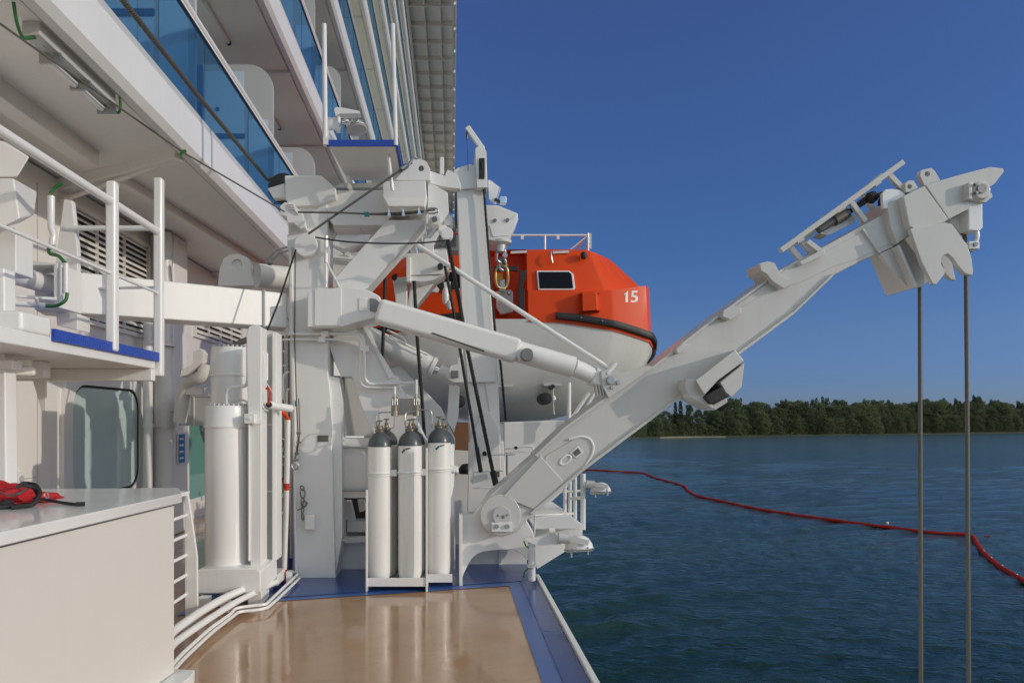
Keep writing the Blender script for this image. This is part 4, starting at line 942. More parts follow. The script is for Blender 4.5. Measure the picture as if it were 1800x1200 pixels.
# small fittings on the back of this davit: trunk, arm, plates, far cylinder
q = MB(); q.plate([(714, 445), (760, 444), (785, 438), (790, 470), (778, 482), (718, 484)], YS - 0.1, 0.4); q.plate([(716, 484), (778, 484), (762, 492), (745, 496), (720, 494)], YS - 0.08, 0.36); hd = q.build('arm_head', WHITE, d2, bev=0.01)
q = MB(); q.plate([(714, 452), (722, 452), (722, 496), (714, 494)], YS - 0.13, 0.1); q.build('arm_rim', GLOSS, hd, bev=0.006)
q = MB(); q.disc(774, 467, YS - 0.18, 5, 0.1, 16); q.build('roller', BLACK, hd)
q = MB(); q.plate([(690, 488), (716, 486), (716, 538), (718, 546), (696, 536)], YS + 0.1, 0.3); q.plate([(722, 494), (744, 497), (775, 482), (768, 492), (724, 545), (716, 541)], YS + 0.12, 0.3); q.build('davit_arm', WHITE, d2, bev=0.012)
q = MB(); q.tube([P(691, 492, YS), P(697, 482, YS)], 0.02, 8); q.disc(693, 487, YS - 0.02, 4.5, 0.05, 12); q.build('eye_bolt', BLACK, d2)
q = MB(); q.plate([(745, 420), (757, 418), (768, 404), (772, 410), (762, 430), (762, 444), (745, 444)], YS + 0.06, 0.2); q.plate([(758, 440), (784, 436), (784, 462), (760, 462)], YS + 0.1, 0.2); q.build('arm_bracket', WHITE, d2, bev=0.006)
q = MB(); A = P(640, 590, 7.75); B = P(757, 645, 7.75); q.cyl(A, B, 0.13, 28); q.cyl(B, B + (B - A).normalized() * 0.05, 0.145, 28); c2 = q.build('slewing_cylinder', WHITE, d2, bev=0.006)
q = MB(); dd = (B - A).normalized(); q.cyl(B, B + dd * 0.16, 0.05, 20); q.build('piston_rod', CHROME, c2)
q = MB(); q.cyl(B + dd * 0.1, B + dd * 0.34, 0.09, 20); q.build('rod_end', WHITE, c2, bev=0.006)
q = MB(); q.tube([P(684, 590, 7.6), P(712, 604, 7.6), P(713, 600, 7.6), P(707, 592, 7.6), P(680, 580, 7.6)], 0.012, 8); q.tube([P(690, 596, 7.6), P(752, 624, 7.6)], 0.01, 8); q.build('oil_pipe', GLOSS, c2)
q = MB(); q.plate([(785, 660), (792, 642), (803, 640), (812, 600), (816, 672), (800, 672), (788, 668)], 7.55, 0.12); pp = q.build('pin_plate', WHITE, d2, bev=0.006)
q = MB(); q.pxbox(793, 651, 806, 663, 7.51, 0.06); q.build('pin', PINM, pp, bev=0.006)
q = MB(); q.plate([(680, 650), (704, 640), (720, 660), (775, 715), (800, 770), (800, 840), (786, 850), (770, 800), (700, 690)], 7.75, 0.2); q.build('lower_strut', WHITE, d2, bev=0.01)
q = MB(); q.plate([(790, 672), (808, 680), (806, 730), (798, 760), (785, 740)], 7.72, 0.1); q.build('strut_web', WHITE, d2, bev=0.006)
# pedestal behind, rails and box
q = MB(); q.plate([(885, 742), (990, 738), (1004, 750), (1004, 850), (950, 900), (885, 900)], 9.1, 0.9); q.plate([(700, 870), (890, 870), (890, 960), (700, 960)], 9.3, 0.5); ped = q.build('pedestal', WHITE, d2, bev=0.02)
q = MB(); q.plate([(928, 908), (1000, 905), (1025, 922), (1020, 930), (940, 930)], 7.4, 1.2); q.plate([(940, 930), (1024, 925), (1024, 940), (1010, 945), (945, 960)], 7.6, 0.4); pl = q.build('outboard_platform', WHITE, d2, bev=0.01)
q = MB()
for x, Y in ((993, 7.9), (1002, 8.2), (1011, 7.9), (1025, 7.7)): q.tube([P(x, 832, Y), P(x, 930, Y)], 0.03 if x > 1020 else 0.022, 10)
q.tube([P(987, 864, 7.9), P(1028, 862, 7.9)], 0.014, 8); q.tube([P(1004, 876, 8), P(1026, 874, 7.8)], 0.02, 8)
q.tube([P(1008, 902, 7.6), P(940, 905, 7.3), P(939, 940, 7.3)], 0.012, 8); q.tube([P(1012, 905, 7.6), P(1012, 928, 7.6)], 0.012, 8)
q.build('rail_posts', GLOSS, pl)
q = MB(); q.tube([P(1000, 672, 8.9), P(1000, 760, 8.9)], 0.03, 10); q.tube([P(1003, 738, 8.9), P(1035, 690, 8.9)], 0.026, 10); q.tube([P(1018, 738, 9.0), P(1045, 690, 9.0)], 0.024, 10); q.build('boat_rest_rail', GLOSS, d2)
q = MB()
q.tube([P(832, 850, 7.4), P(832, 800, 7.4), P(905, 798, 7.4)], 0.009, 8); q.tube([P(832, 829, 7.4), P(885, 827, 7.4)], 0.008, 8); q.tube([P(832, 857, 7.4), P(880, 856, 7.4)], 0.008, 8); q.tube([P(888, 788, 8.3), P(936, 784, 8.3), P(938, 800, 8.3)], 0.012, 8); q.tube([P(888, 795, 8.3), P(950, 792, 8.3)], 0.008, 8)
q.build('thin_railing', GLOSS, d2)
q = MB(); q.tube([P(891, 796, 8.2), P(891, 835, 8.2)], 0.010, 6); q.disc(907, 787, 8.2, 3, 0.05, 12); q.disc(852, 797, 7.38, 4, 0.06, 12); q.build('stay_wire', BLACK, d2)
q = MB(); q.pxbox(866, 828, 878, 838, 7.55, 0.05); q.build('name_plate', BRONZE, d2)

# rear frame of the tower and the fittings that close the view between the struts
rf = T('rear_davit_frame', 'shaded white frame and fittings glimpsed between the tower and its diagonal brace', 'davit frame', (-1.2, 8.2, 0.5))
q = MB(); q.plate([(580, 399), (660, 397), (644, 428), (604, 436), (580, 428)], 8.25, .3); q.build('cross_beam', WHITE, rf, bev=.01)
q = MB(); q.plate([(580, 432), (604, 446), (636, 452), (668, 428), (706, 396), (716, 408), (612, 512), (580, 512)], 8.15, .2); q.build('knee_plate', WHITE, rf, bev=.01)
q = MB(); q.pxbox(588, 404, 632, 409, 8.22, .05); q.build('dark_slot', DARKIN, rf)
q = MB(); q.tube([P(584, 452, 8.1), P(626, 456, 8.1)], .02, 8); q.disc(612, 446, 8.08, 4, .06, 12); q.build('fitting', GLOSS, rf)
q = MB(); q.plate([(748, 398), (772, 386), (806, 388), (806, 440), (760, 446)], 8.5, .25); fb_ = q.build('winch_box', GREYW, rf, bev=.01)
q = MB()
for k in range(8): q.pxbox(764 + 5 * k, 398, 766.5 + 5 * k, 432, 8.46, .05)
q.build('cooling_ribs', MIDGREY, fb_)
q = MB(); q.tube([P(760, 411, 8.42), P(806, 411, 8.42)], .012, 8); q.build('red_pipe', REDP, fb_)
q = MB(); q.bend([P(738, 446, 8.0), P(744, 428, 8.0), P(762, 408, 8.0), P(770, 392, 8.0)], .022, .06); q.build('white_pipe', GLOSS, rf)
q = MB(); q.bend([P(744, 448, 8.05), P(750, 432, 8.05), P(768, 412, 8.05), P(776, 396, 8.05)], .016, .06); q.build('white_pipe', GLOSS, rf)
q = MB(); q.plate([(592, 664), (604, 664), (604, 768), (592, 768)], 8.3, .1); q.plate([(640, 700), (652, 720), (652, 770), (640, 770)], 8.35, .1); q.build('upright', WHITE, rf, bev=.006)
# ------------------------------------------------------------------ enclosed lifeboat
BXc = 0.80
lb = T('lifeboat', 'orange enclosed lifeboat with white hull and the number 15 hanging behind the davit', 'lifeboat', (BXc, 11.5, 1.3))
def planline(front, fy, mid, my, side, sy, notch=True, tail=17.0):
    """half outline seen from above, from the centre line to the far end"""
    h = []
    h += [(0.02, 10.12), (0.25, 10.12), (0.27, fy - 0.002)] if notch else [(0.0, fy), (0.25, fy), (0.27, fy)]
    h += [(front * 0.5, fy + 0.005), (front - 0.06, fy + 0.02), (front, fy + 0.04)]
    h += [(front + (mid - front) * 0.33, fy + 0.04 + (my - fy - .04) * 0.3), (front + (mid - front) * 0.7, fy + .04 + (my - fy - .04) * 0.66), (mid, my), (mid + (side - mid) * .6, my + (sy - my) * .5), (side, sy)]
    h += [(side, 13.0), (side * 0.93, 15.0), (side * 0.6, 16.6), (0.03, tail)]
    return h
def loft(levels, name, mat, par, close_top=False, close_bot=False, bev=0.0):
    """levels: list of (half outline, z function of (x, y))"""
    rings = []
    for half, zf in levels:
        right = [(x, y) for x, y in half]; left = [(-x, y) for x, y in reversed(half)]
        rings.append([Vector((BXc + x, y, zf(abs(x), y))) for x, y in right + left])
    m_ = MB(); n = len(rings[0]); vs = [v for r_ in rings for v in r_]; fs = []
    for i in range(len(rings) - 1):
        for k in range(n):
            fs.append((i * n + k, i * n + (k + 1) % n, (i + 1) * n + (k + 1) % n, (i + 1) * n + k))
    if close_bot: fs.append(tuple(range(n - 1, -1, -1)))
    if close_top: fs.append(tuple(range((len(rings) - 1) * n, len(rings) * n)))
    m_.add(vs, fs); return m_.build(name, mat, par, bev=bev)
def sheer(x, y): return EYE + 1.42 - 0.34 * min(1, max(0, (x - 0.3) / 2.0)) ** 1.8
def bandtop(x, y): return EYE + 1.83 + 0.15 * min(1, max(0, (x - 1.4) / 0.8))
gun = planline(1.50, 9.60, 2.04, 9.86, 2.29, 10.55)
gunn = planline(1.50, 9.60, 2.04, 9.86, 2.29, 10.55, notch=False)
def hullring(sx, dy, tail=0.0): return [(x * sx, y + dy - tail * max(0, (y - 13) / 4)) for x, y in gunn]
loft([(hullring(0.02, 2.1, 3.2), lambda x, y: EYE - 0.06), (hullring(0.40, 1.5, 2.4), lambda x, y: EYE - 0.03 + .04 * x), (hullring(0.70, 0.95, 1.6), lambda x, y: EYE + 0.14 + .04 * x), (hullring(0.87, 0.5, 0.8), lambda x, y: EYE + 0.48), (hullring(0.96, 0.18, .2), lambda x, y: EYE + 0.9 - .06 * x), (hullring(1.0, 0.02), lambda x, y: sheer(x, y) - 0.06), (hullring(1.0, 0.0), lambda x, y: sheer(x, y))], 'hull', HULLW, lb, close_bot=True, close_top=True)
band2 = planline(1.48, 9.64, 2.0, 9.88, 2.24, 10.55)
ledge = planline(1.42, 9.74, 1.94, 9.98, 2.15, 10.65)
roofl = planline(1.20, 9.80, 1.62, 10.4, 1.72, 11.2, tail=16.2)
roofn = [(x, y) if i > 2 else (x, 9.9) for i, (x, y) in enumerate(planline(1.16, 9.88, 1.56, 10.5, 1.66, 11.3, tail=16.0))]
rooft = lambda x, y: EYE + 2.47
cano = loft([([(x * 1.004, y - .004) for x, y in gun], lambda x, y: sheer(x, y) - 0.035), ([(x * 1.006, y - .006) for x, y in gun], lambda x, y: sheer(x, y) + 0.03), ([(x * 0.995, y) for x, y in gun], lambda x, y: sheer(x, y) + 0.09), (band2, bandtop), (ledge, lambda x, y: bandtop(x, y) + 0.012), (roofl, lambda x, y: EYE + 2.43), (roofn, rooft)], 'canopy', ORANGE, lb, close_top=True)
from mathutils.bvhtree import BVHTree
canb = BVHTree.FromPolygons([v.co for v in cano.data.vertices], [p.vertices for p in cano.data.polygons])
# rubber fender following the sheer, with the strip at the corner
mb = MB()
def offs(x, y, d):
    return (BXc + x, y - d)
fp = [(x, y) for x, y in gunn if 0.7 < x and y < 13.2]
fp = [(0.66, 9.605)] + fp
fpts = []
for i in range(len(fp) - 1):
    for k in range(4):
        t_ = k / 4; fpts.append((fp[i][0] * (1 - t_) + fp[i + 1][0] * t_, fp[i][1] * (1 - t_) + fp[i + 1][1] * t_))
for sgn in (1, -1):
    sec = []
    for i, (x, y) in enumerate(fpts):
        a = fpts[max(0, i - 1)]; b2 = fpts[min(len(fpts) - 1, i + 1)]; d = Vector((b2[0] - a[0], b2[1] - a[1], 0)).normalized(); nrm = Vector((d.y, -d.x, 0))
        z = sheer(x, y) + 0.06
        sec.append([Vector((x, y, z)) + nrm * q + Vector((0, 0, w)) for q, w in ((-0.01, -0.05), (0.06, -0.045), (0.075, 0.0), (0.06, 0.045), (-0.01, 0.055))])
    vs = [Vector((BXc + sgn * v.x, v.y, v.z)) for s_ in sec for v in s_]; fs = []
    for i in range(len(sec) - 1):
        for k in range(5): fs.append((i * 5 + k, i * 5 + (k + 1) % 5, (i + 1) * 5 + (k + 1) % 5, (i + 1) * 5 + k))
    fs += [(0, 1, 2, 3, 4), tuple(range(len(vs) - 1, len(vs) - 6, -1))]
    mb.add(vs, fs)
fen = mb.build('fender', BLACK, lb)
mb = MB()
for x, y, Y in ((1.0, 9.52, 0), (1.3, 9.53, 0), (1.55, 9.6, 0), (1.85, 9.8, 0)):
    z = sheer(x, 9.6) + 0.06; mb.cyl((BXc + x, y, z), (BXc + x, y + .04, z), 0.012, 8)
mb.build('fender_bolts', PINM, fen)
for sgn in (1, -1):
    mb = MB(); pts = [Vector((BXc + sgn * 2.30, 10.55, EYE + 1.26)), Vector((BXc + sgn * 2.33, 10.6, EYE + 1.15)), Vector((BXc + sgn * 2.31, 10.62, EYE + 1.02)), Vector((BXc + sgn * 2.22, 10.64, EYE + 0.90))]
    mb.tube(cat(pts, 5), 0.05, 10); mb.tube([pts[-1] + Vector((0, 0, .04)), pts[-1] + Vector((sgn * -.12, 0, -.05))], 0.05, 10); mb.build('corner_fender', BLACK, lb)
# windows at both sides of the hook recess, seated on the sloping front
def onfront(x, z):
    f = (z - (EYE + 1.84)) / 0.52; return Vector((BXc + x, 9.74 + 0.06 * f - 0.004, z))
for sgn in (1, -1):
    mb = MB(); x0, x1 = 0.40, 0.95; z0, z1 = EYE + 1.845, EYE + 2.13
    c0 = [(x0, z1), (x1 - .08, z1), (x1 - .02, z1 - .05), (x1, z0 + .03), (x1 - .02, z0), (x0 + .02, z0)]
    fr_ = [onfront(sgn * x, z) + Vector((0, -0.035, 0)) for x, z in c0]; mb.prism(fr_, [v + Vector((0, .06, 0)) for v in fr_])
    wf_ = mb.build('window_frame', GLOSS, lb, bev=0.012)
    mb = MB(); c1 = [(x0 + .025, z1 - .02), (x1 - .085, z1 - .02), (x1 - .05, z1 - .055), (x1 - .03, z0 + .035), (x1 - .045, z0 + .022), (x0 + .04, z0 + .022)]
    fr_ = [onfront(sgn * x, z) + Vector((0, -0.041, 0)) for x, z in c1]; mb.prism(fr_, [v + Vector((0, .03, 0)) for v in fr_]); mb.build('pane', WINBLK, wf_, bev=0.006)
# box on the lower band, number, reflective tapes, lamp
mb = MB(); mb.taper([(1023, 515), (1048, 514), (1050, 545), (1024, 547)], 9.47, [(1021, 513), (1052, 512), (1054, 548), (1022, 549)], 9.66); mb.build('vent_box', ORANGE, lb, bev=0.012)
mb = MB()
for x, y in ((1021, 516), (1053, 515), (1021, 547), (1054, 546)): mb.disc(x, y, 9.55, 1.6, 0.1, 8)
mb.build('vent_bolts', REDP, lb)
def digit(polys, nm):
    m_ = MB()
    for pts in polys: 
        # follows the band, which leans back and turns away towards the corner
        out = []
        for x, y in pts:
            o_ = Vector((0, 0, EYE)); d_ = (P(x, y, 9.0) - o_).normalized()
            h_ = canb.ray_cast(o_ - root_loc(lb), d_)[0]
            out.append(h_ + root_loc(lb) - d_ * 0.007 if h_ else P(x, y, 9.7))
        m_.prism(out, [v + Vector((0, .005, 0)) for v in out])
    return m_.build(nm, NUMW, lb, smooth=False)
digit([[(1097, 517), (1104, 511), (1104, 531), (1099.5, 531), (1099.5, 516.5), (1097.5, 518.5)]], 'digit')
arc = [(1109, 527), (1113, 528.3), (1116.3, 527.4), (1117.2, 524.6), (1115.4, 522.2), (1112, 521.6), (1109.6, 522), (1110.4, 511), (1120.6, 511), (1120.6, 514.2), (1113.8, 514.2), (1113.5, 518.4), (1118, 518.9), (1121.2, 521.6), (1121.5, 526), (1119.4, 530), (1114.6, 531.8), (1108.6, 530.8)]
digit([arc], 'digit')
mb = MB()
for x0, x1 in ((898, 926), (972, 1000)): 
    a = P(x0, 441.5, 9.78); b2 = P(x1, 440, 9.78); mb.prism([a + Vector((0, 0, -.035)), b2 + Vector((0, 0, -.035)), b2, a], [v + Vector((0, .02, 0)) for v in (a + Vector((0, 0, -.035)), b2 + Vector((0, 0, -.035)), b2, a)])
mb.build('reflective_tape', NUMW, lb)
mb = MB(); mb.tube([P(968, 443, 9.73), P(969, 452, 9.70), P(971, 462, 9.72)], 0.014, 8); mb.build('grab_handle', STEEL, lb)
mb = MB(); mb.lathe(P(1026, 449, 9.74), [(0.03, -.05), (0.045, -.02), (0.045, .03), (0.02, .05)], 12); mb.build('position_lamp', BLACK, lb)
# hook recess: strips, hook and gear
mb = MB(); mb.plate([(915, 474), (926, 476), (918, 510), (911, 508)], 9.60, 0.06); mb.plate([(911, 508), (922, 508), (922, 545), (912, 542)], 9.50, 0.1); mb.plate([(868, 467), (910, 468), (911, 476), (868, 475)], 9.8, 0.05); mb.build('recess_strip', BLACK, lb, bev=0.004)
mb = MB(); mb.plate([(872, 512), (898, 509), (902, 514), (902, 548), (880, 552), (872, 540)], 9.9, 0.1); mb.build('hook_plate', GREYW, lb, bev=0.006)
mb = MB(); mb.plate([(878, 492), (887, 490), (889, 512), (877, 512)], 9.75, 0.08); mb.disc(895, 514, 9.87, 3.2, 0.06, 12); mb.build('release_hook', STEEL, lb, bev=0.01)
mb = MB(); mb.pxbox(872, 480, 884, 502, 10.0, 0.08); mb.build('yellow_guard', YELL, lb, bev=0.01)
# roof rail
mb = MB()
zt = EYE + 2.47; za = zt + 0.22
for x in (-1.15, -.55, .55, 1.18): mb.cyl((BXc + x, 9.95, zt - .03), (BXc + x, 9.95, za + (0.03 if abs(x) > 1 else 0)), 0.016, 10)
mb.cyl((BXc - 1.15, 9.95, za), (BXc + 1.18, 9.95, za), 0.016, 10)
mb.cyl((BXc + 1.18, 9.95, za), (BXc + .9, 10.0, zt), 0.010, 8); mb.cyl((BXc + 1.18, 9.95, zt + .1), (BXc + 1.18, 10.4, zt + .05), 0.01, 8)
for sgn in (1, -1):
    mb.cyl((BXc + sgn * 1.16, 9.95, za), (BXc + sgn * 1.16, 15, za), 0.016, 10)
    for y in (11.2, 12.5, 13.8, 15.0): mb.cyl((BXc + sgn * 1.16, y, zt - .03), (BXc + sgn * 1.16, y, za), 0.014, 8)
for x in (-.8, -.3, .2, .72): mb.box(BXc + x, BXc + x + .04, 9.93, 9.96, za - .06, za - .01)
mb.build('roof_rail', GLOSS, lb)
mb = MB(); mb.plate([(1034, 410), (1040, 410), (1040, 437), (1030, 437)], 9.97, 0.01); mb.build('rail_panel', GREYW, lb)
# skate wheels and fittings on the hull
for px, py in ((961, 700), (808, 705)):
    mb = MB(); Yh = 9.78
    c = P(px, py, Yh - 0.02); mb.lathe(c + Vector((0, 0.5, 0)), [(0.04, 0), (0.075, 0.0), (0.085, 0.03), (0.085, 0.46), (0.07, 0.49), (0.03, 0.5)], 24, (0, -1, 0)); mb.build('side_roller', BLACK, lb)
mb = MB(); mb.pxbox(956, 674, 988, 678, 10.0, 0.2); mb.pxbox(864, 676, 901, 680, 10.0, 0.2); mb.build('keel_strap', GREYW, lb)
mb = MB(); mb.tube([P(966, 684, 9.98), P(974, 677, 9.98)], 0.025, 8); mb.disc(968, 681, 9.95, 3.6, 0.06, 12); mb.build('pulley', BLACK, lb)
mb = MB(); mb.tube([P(973, 684, 9.97), P(973, 712, 9.97), P(974, 728, 9.97)], 0.006, 6); mb.lathe(P(973, 701, 9.95), [(.015, -.03), (.035, -.01), (.035, .03), (.015, .05)], 10); mb.build('lanyard', GLOSS, lb)
mb = MB(); mb.tube([P(1002, 638, 9.62), P(1016, 636, 9.62)], 0.02, 8); mb.build('release_pin', REDP, lb)
# gear seen through the davit on the inboard half of the boat
mb = MB(); mb.plate([(768, 495), (800, 494), (800, 508), (768, 508)], 9.58, 0.05); mb.build('recess_strip', BLACK, lb)
mb = MB(); mb.plate([(756, 500), (763, 498), (772, 508), (770, 514), (754, 512)], 9.3, 0.06); mb.build('grab_bracket', WHITE, lb, bev=.004)
mb = MB(); mb.lathe(P(783, 521, 9.3), [(.03, -.1), (.05, -.03), (.045, .06), (.025, .12)], 14); mb.lathe(P(790, 537, 9.3), [(.03, -.05), (.05, 0), (.04, .06)], 14); mb.plate([(780, 496), (792, 495), (790, 520), (783, 522)], 9.35, 0.05); mb.build('painter_release', WHITE, lb)
# ------------------------------------------------------------------ next boat rests on a brown chock wall
pl2 = MB(); pl2.plate([(792, 741), (824, 742), (824, 792), (795, 790)], 8.75, 0.15)
pt_ = T('chock_panel', 'small brown panel glimpsed behind the gas bottles and davit post', 'panel', P(808, 790, 8.8))
pl2.build('panel', BROWNP, pt_, bev=0.006)
pl2 = MB(); pl2.plate([(795, 790), (824, 792), (824, 962), (795, 962)], 8.75, 0.1); pl2.build('backing', CREAM, pt_)
pl2 = MB(); pl2.lathe(P(820, 824, 8.6), [(.02, -.06), (.09, -.06), (.1, 0), (.06, .06), (.01, .07)], 18); pl2.build('dark_cap', BLACK, pt_)
# ------------------------------------------------------------------ wire ropes
FALLS = 'steel fall ropes hanging from the boom head'
wire('fall_rope', [P(1612, 352, YH + .08), P(1616, 420, YH + .14), P(1617, 480, YH + .14), P(1617.5, 700, YH + .14), P(1619, 1250, YH + .14), Vector((P(1620, 1250, YH + .14).x, YH + .14, -8.0))], 0.0175, ROPE, 'greasy steel rope hanging down from the jaw plates of the boom head', group=FALLS, twist=0.16)
wire('fall_rope', [P(1695, 405, YH + .06), P(1698, 450, YH + .06), P(1700, 700, YH + .06), P(1703, 1250, YH + .06), Vector((P(1704, 1250, YH + .06).x, YH + .06, -8.0))], 0.0175, ROPE, 'greasy steel rope hanging from the box at the outer tip of the boom', group=FALLS, twist=0.16)
wire('hauling_rope', [P(205, -16, 3.78), P(215, 0, 3.87), P(345, 165, 5.0), P(470, 316, YT + .12), P(497, 309, YT + .12)], 0.017, ROPE, 'thick tan rope running up past the blue balcony glass from the tower sheave', twist=0.13)
wire('control_wire', [P(-60, -8, 3.8), P(0, 42, 4.0), P(322, 268, 5.7), P(420, 325, 6.3), P(500, 372, YT - .16)], 0.0075, ROPEG, 'thin wire stretched below the promenade ceiling lamp to the tower')
mb = MB(); mb.tube([P(316, 273, 5.66), P(322, 267, 5.66), P(327, 265, 5.66)], 0.013, 8); mb.tube([P(319, 276, 5.66), P(322, 267, 5.66)], 0.008, 6)
props(mb.build('cable_tie', GREEN), 'green tape tied round the thin wire under the ceiling', 'tape')
wire('stay_wire', [P(542, 411, YM - .1), P(700, 302, YM - .1), P(724, 286, YM - .1)], 0.011, ROPEG, 'grey wire slanting up from the round tower cover to the pin bracket')
mb = MB(); mb.tube([P(706, 298, YM - .1), P(716, 291, YM - .1)], 0.026, 8); mb.tube([P(718, 291, YM - .12), P(727, 276, YM - .12), P(733, 279, YM - .1)], 0.014, 8)
props(mb.build('wire_shackle', STEEL), 'steel shackle joining the slanting wire to the pin bracket', 'shackle')
wp_ = [P(524, 373, YM - .12), P(600, 374, YM - .12), P(650, 376, YM - .12), P(700, 374, YM - .12), P(742, 371, YM - .12), P(765, 369, YM - .12)]
wire('stay_wire', cat(wp_, 6), 0.009, ROPEG, 'level grey wire with three clamps crossing the front of the tower head')
t_ = T('wire_clamps', 'three bright clamps and thimble ending the level grey wire', 'wire clamps', P(700, 376, YM - .12))
for x, y in ((684, 374), (709, 373), (737, 371)):
    mb = MB(); mb.tube([P(x - 1, y - 5, YM - .13), P(x, y + 5, YM - .13)], 0.010, 8); mb.pxbox(x - 2.5, y + 1, x + 2.5, y + 5, YM - .15, .04); mb.build('clamp', CHROME, t_)
mb = MB(); mb.tube([P(640, 376.5, YM - .12), P(700, 377.5, YM - .12), P(745, 372.5, YM - .12)], 0.008, 6); mb.build('dead_end', ROPEG, t_)
mb = MB(); mb.tube(cat([P(745, 371, YM - .12), P(757, 366, YM - .12), P(768, 367, YM - .12), P(769, 373, YM - .12), P(757, 375, YM - .12), P(745, 372, YM - .12)], 4), 0.009, 8); mb.build('thimble', STEEL, t_)
mb = MB(); mb.pxbox(640, 372.5, 648, 378.5, YM - .145, .05); mb.build('tape_band', TEAL, t_)
wire('black_cable', cat([P(554, 417, YM - .16), P(610, 425, YM - .16), P(680, 428, YM - .16), P(740, 427, YM - .16), P(787, 422, YM - .1)], 6), 0.008, BLACK, 'black cable sagging from the round tower cover to the rope roller')
wire('trip_wire', [P(520, 439, YM - .1), P(490, 530, YM - .2), P(470, 580, YM - .25)], 0.009, ROPEB, 'dark wire slanting down left from the round tower cover')
wire('hanging_wire', [P(519, 440, YT - .06), P(518, 600, YT - .07), P(521, 700, YT - .07), P(524, 770, YT - .07), P(519, 806, YT - .07)], 0.006, ROPEG, 'thin wire hanging down the tower face with a teal band')
hw = T('hanging_shackle', 'steel shackle and clamps at the end of the wire on the tower face', 'shackle', P(520, 815, YT - .07))
mb = MB(); mb.tube([P(519 + 6 * math.cos(a), 818 + 7 * math.sin(a), YT - .07) for a in [6.283 * k / 18 for k in range(18)]], 0.010, 8, closed=True); mb.build('bow', CHROME, hw)
mb = MB(); mb.tube([P(514, 810, YT - .07), P(525, 808, YT - .07)], 0.012, 8); mb.build('pin', STEEL, hw)
for y in (761, 777, 797):
    mb = MB(); mb.pxbox(521 - (y > 790) * 3, y - 2, 528 - (y > 790) * 3, y + 2, YT - .09, .03); mb.build('clamp', PINM, hw)
mb = MB(); mb.tube([P(520, 704, YT - .07), P(520.5, 714, YT - .07)], 0.012, 8); mb.build('tape_band', TEAL, hw)
mb = MB(); mb.tube([P(525, 700, YT - .06), P(527, 760, YT - .06), P(522, 800, YT - .06)], 0.005, 6); mb.build('dead_end', ROPEG, hw)
wire('lifeboat_fall', [P(787, 422, YM - .1), P(810, 545, 6.9), P(820, 605, 7.0), P(871, 851, 7.3)], 0.019, ROPEB, 'thick black rope from the rope roller to the deck by the davit post', twist=0.14)
wire('lifeboat_fall', [P(782, 467, 7.35), P(797, 545, 7.35), P(845, 830, 7.35)], 0.016, ROPEB, 'thinner black rope falling beside the thick one at the davit post', twist=0.14)
mb = MB(); mb.tube([P(838, 786, 7.34), P(845, 828, 7.34)], 0.024, 10); mb.tube([P(866, 828, 7.29), P(872, 852, 7.29)], 0.034, 10)
props(mb.build('rope_sleeve', BLACK), 'pair of black sleeves at the foot of the two slanting ropes', 'sleeve')
wire('brake_wire', [P(677, 476, 7.5), P(676, 520, 7.5), P(672, 636, 7.5)], 0.018, ROPEB, 'short black rope hanging upright between tower and brace', twist=0.14)
wire('brake_wire', [P(728, 494, 7.45), P(733, 590, 7.45), P(741, 690, 7.45), P(747, 778, 7.45)], 0.018, ROPEB, 'black rope hanging from the arm head down behind the gas bottles', twist=0.14)
wire('post_cable', [P(846, 284, YS - .14), P(851, 340, YS - .06), P(865, 520, YS - .06), P(871, 590, YS - .06), P(880, 640, YS - .05), P(889, 738, YS + .1)], 0.013, ROPEB, 'black cable running down the outer edge of the lifeboat davit post', twist=0.12)
wire('post_cable', [P(848, 284, YS - .14), P(853, 340, YS - .02)], 0.010, BLACK, 'short second cable inside the mast head slot')
# chain on the tower
ch = T('hanging_chain', 'dark chain with a hook hanging on the foot of the tower', 'chain', P(532, 855, YT - .06))
for k, (x, y, w_, h_) in enumerate(((531, 857, 3, 4), (532, 867, 3.5, 8), (532, 880, 2, 6), (534, 885, 4, 5), (532, 895, 2.5, 7), (532, 908, 2.5, 6))):
    mb = MB(); mb.tube([P(x + w_ * math.cos(a), y + h_ * math.sin(a), YT - .05) + Vector((0, .02 * math.sin(a + k), 0)) for a in [6.283 * j / 14 for j in range(14)]], 0.0065, 6, closed=True); mb.build('link', PINM, ch)
mb = MB(); mb.tube(cat([P(536, 880, YT - .07), P(540, 884, YT - .07), P(536, 890, YT - .07), P(523, 896, YT - .07)], 5), 0.007, 6); mb.build('hook', PINM, ch)
# ------------------------------------------------------------------ gas bottles in their racks
def rack(px0, px1, py, Y, depth):
    m_ = MB(); x0 = (px0 - CX) / F * Y; x1 = (px1 - CX) / F * Y
    m_.box(x0 - .02, x1 + .02, Y - 0.02, Y - 0.012, 0.05, 0.115); m_.box(x0 - .02, x1 + .02, Y - .012, Y + depth, 0.05, 0.058); m_.box(x0 - .02, x1 + .02, Y + depth, Y + depth + .01, 0.05, 0.115)
    return m_
gb = T('bottle_rack', 'white steel rack with angle feet holding the grey shouldered gas bottles', 'rack', (-0.5, 6.55, 0))
m_ = MB(); m_.box(-0.80, -0.245, 6.36, 6.37, 0.05, 0.13); m_.box(-0.80, -0.245, 6.37, 6.88, 0.05, 0.06); m_.build('base_tray', WHITE, gb, bev=0.003)
m_ = MB(); m_.box(-0.245, 0.0, 6.52, 6.53, 0.05, 0.13); m_.box(-0.245, 0.0, 6.53, 7.0, 0.05, 0.06); m_.build('base_tray', WHITE, gb, bev=0.003)
for x, y in ((-0.806, 6.355), (-0.248, 6.355)):
    m_ = MB(); m_.box(x, x + 0.018, y - 0.006, y + 0.03, 0.0, 1.34 if x > -.3 else 0.95); m_.box(x, x + .018, y, y + .5, 0.0, 0.05); m_.build('upright', WHITE, gb, bev=0.003)
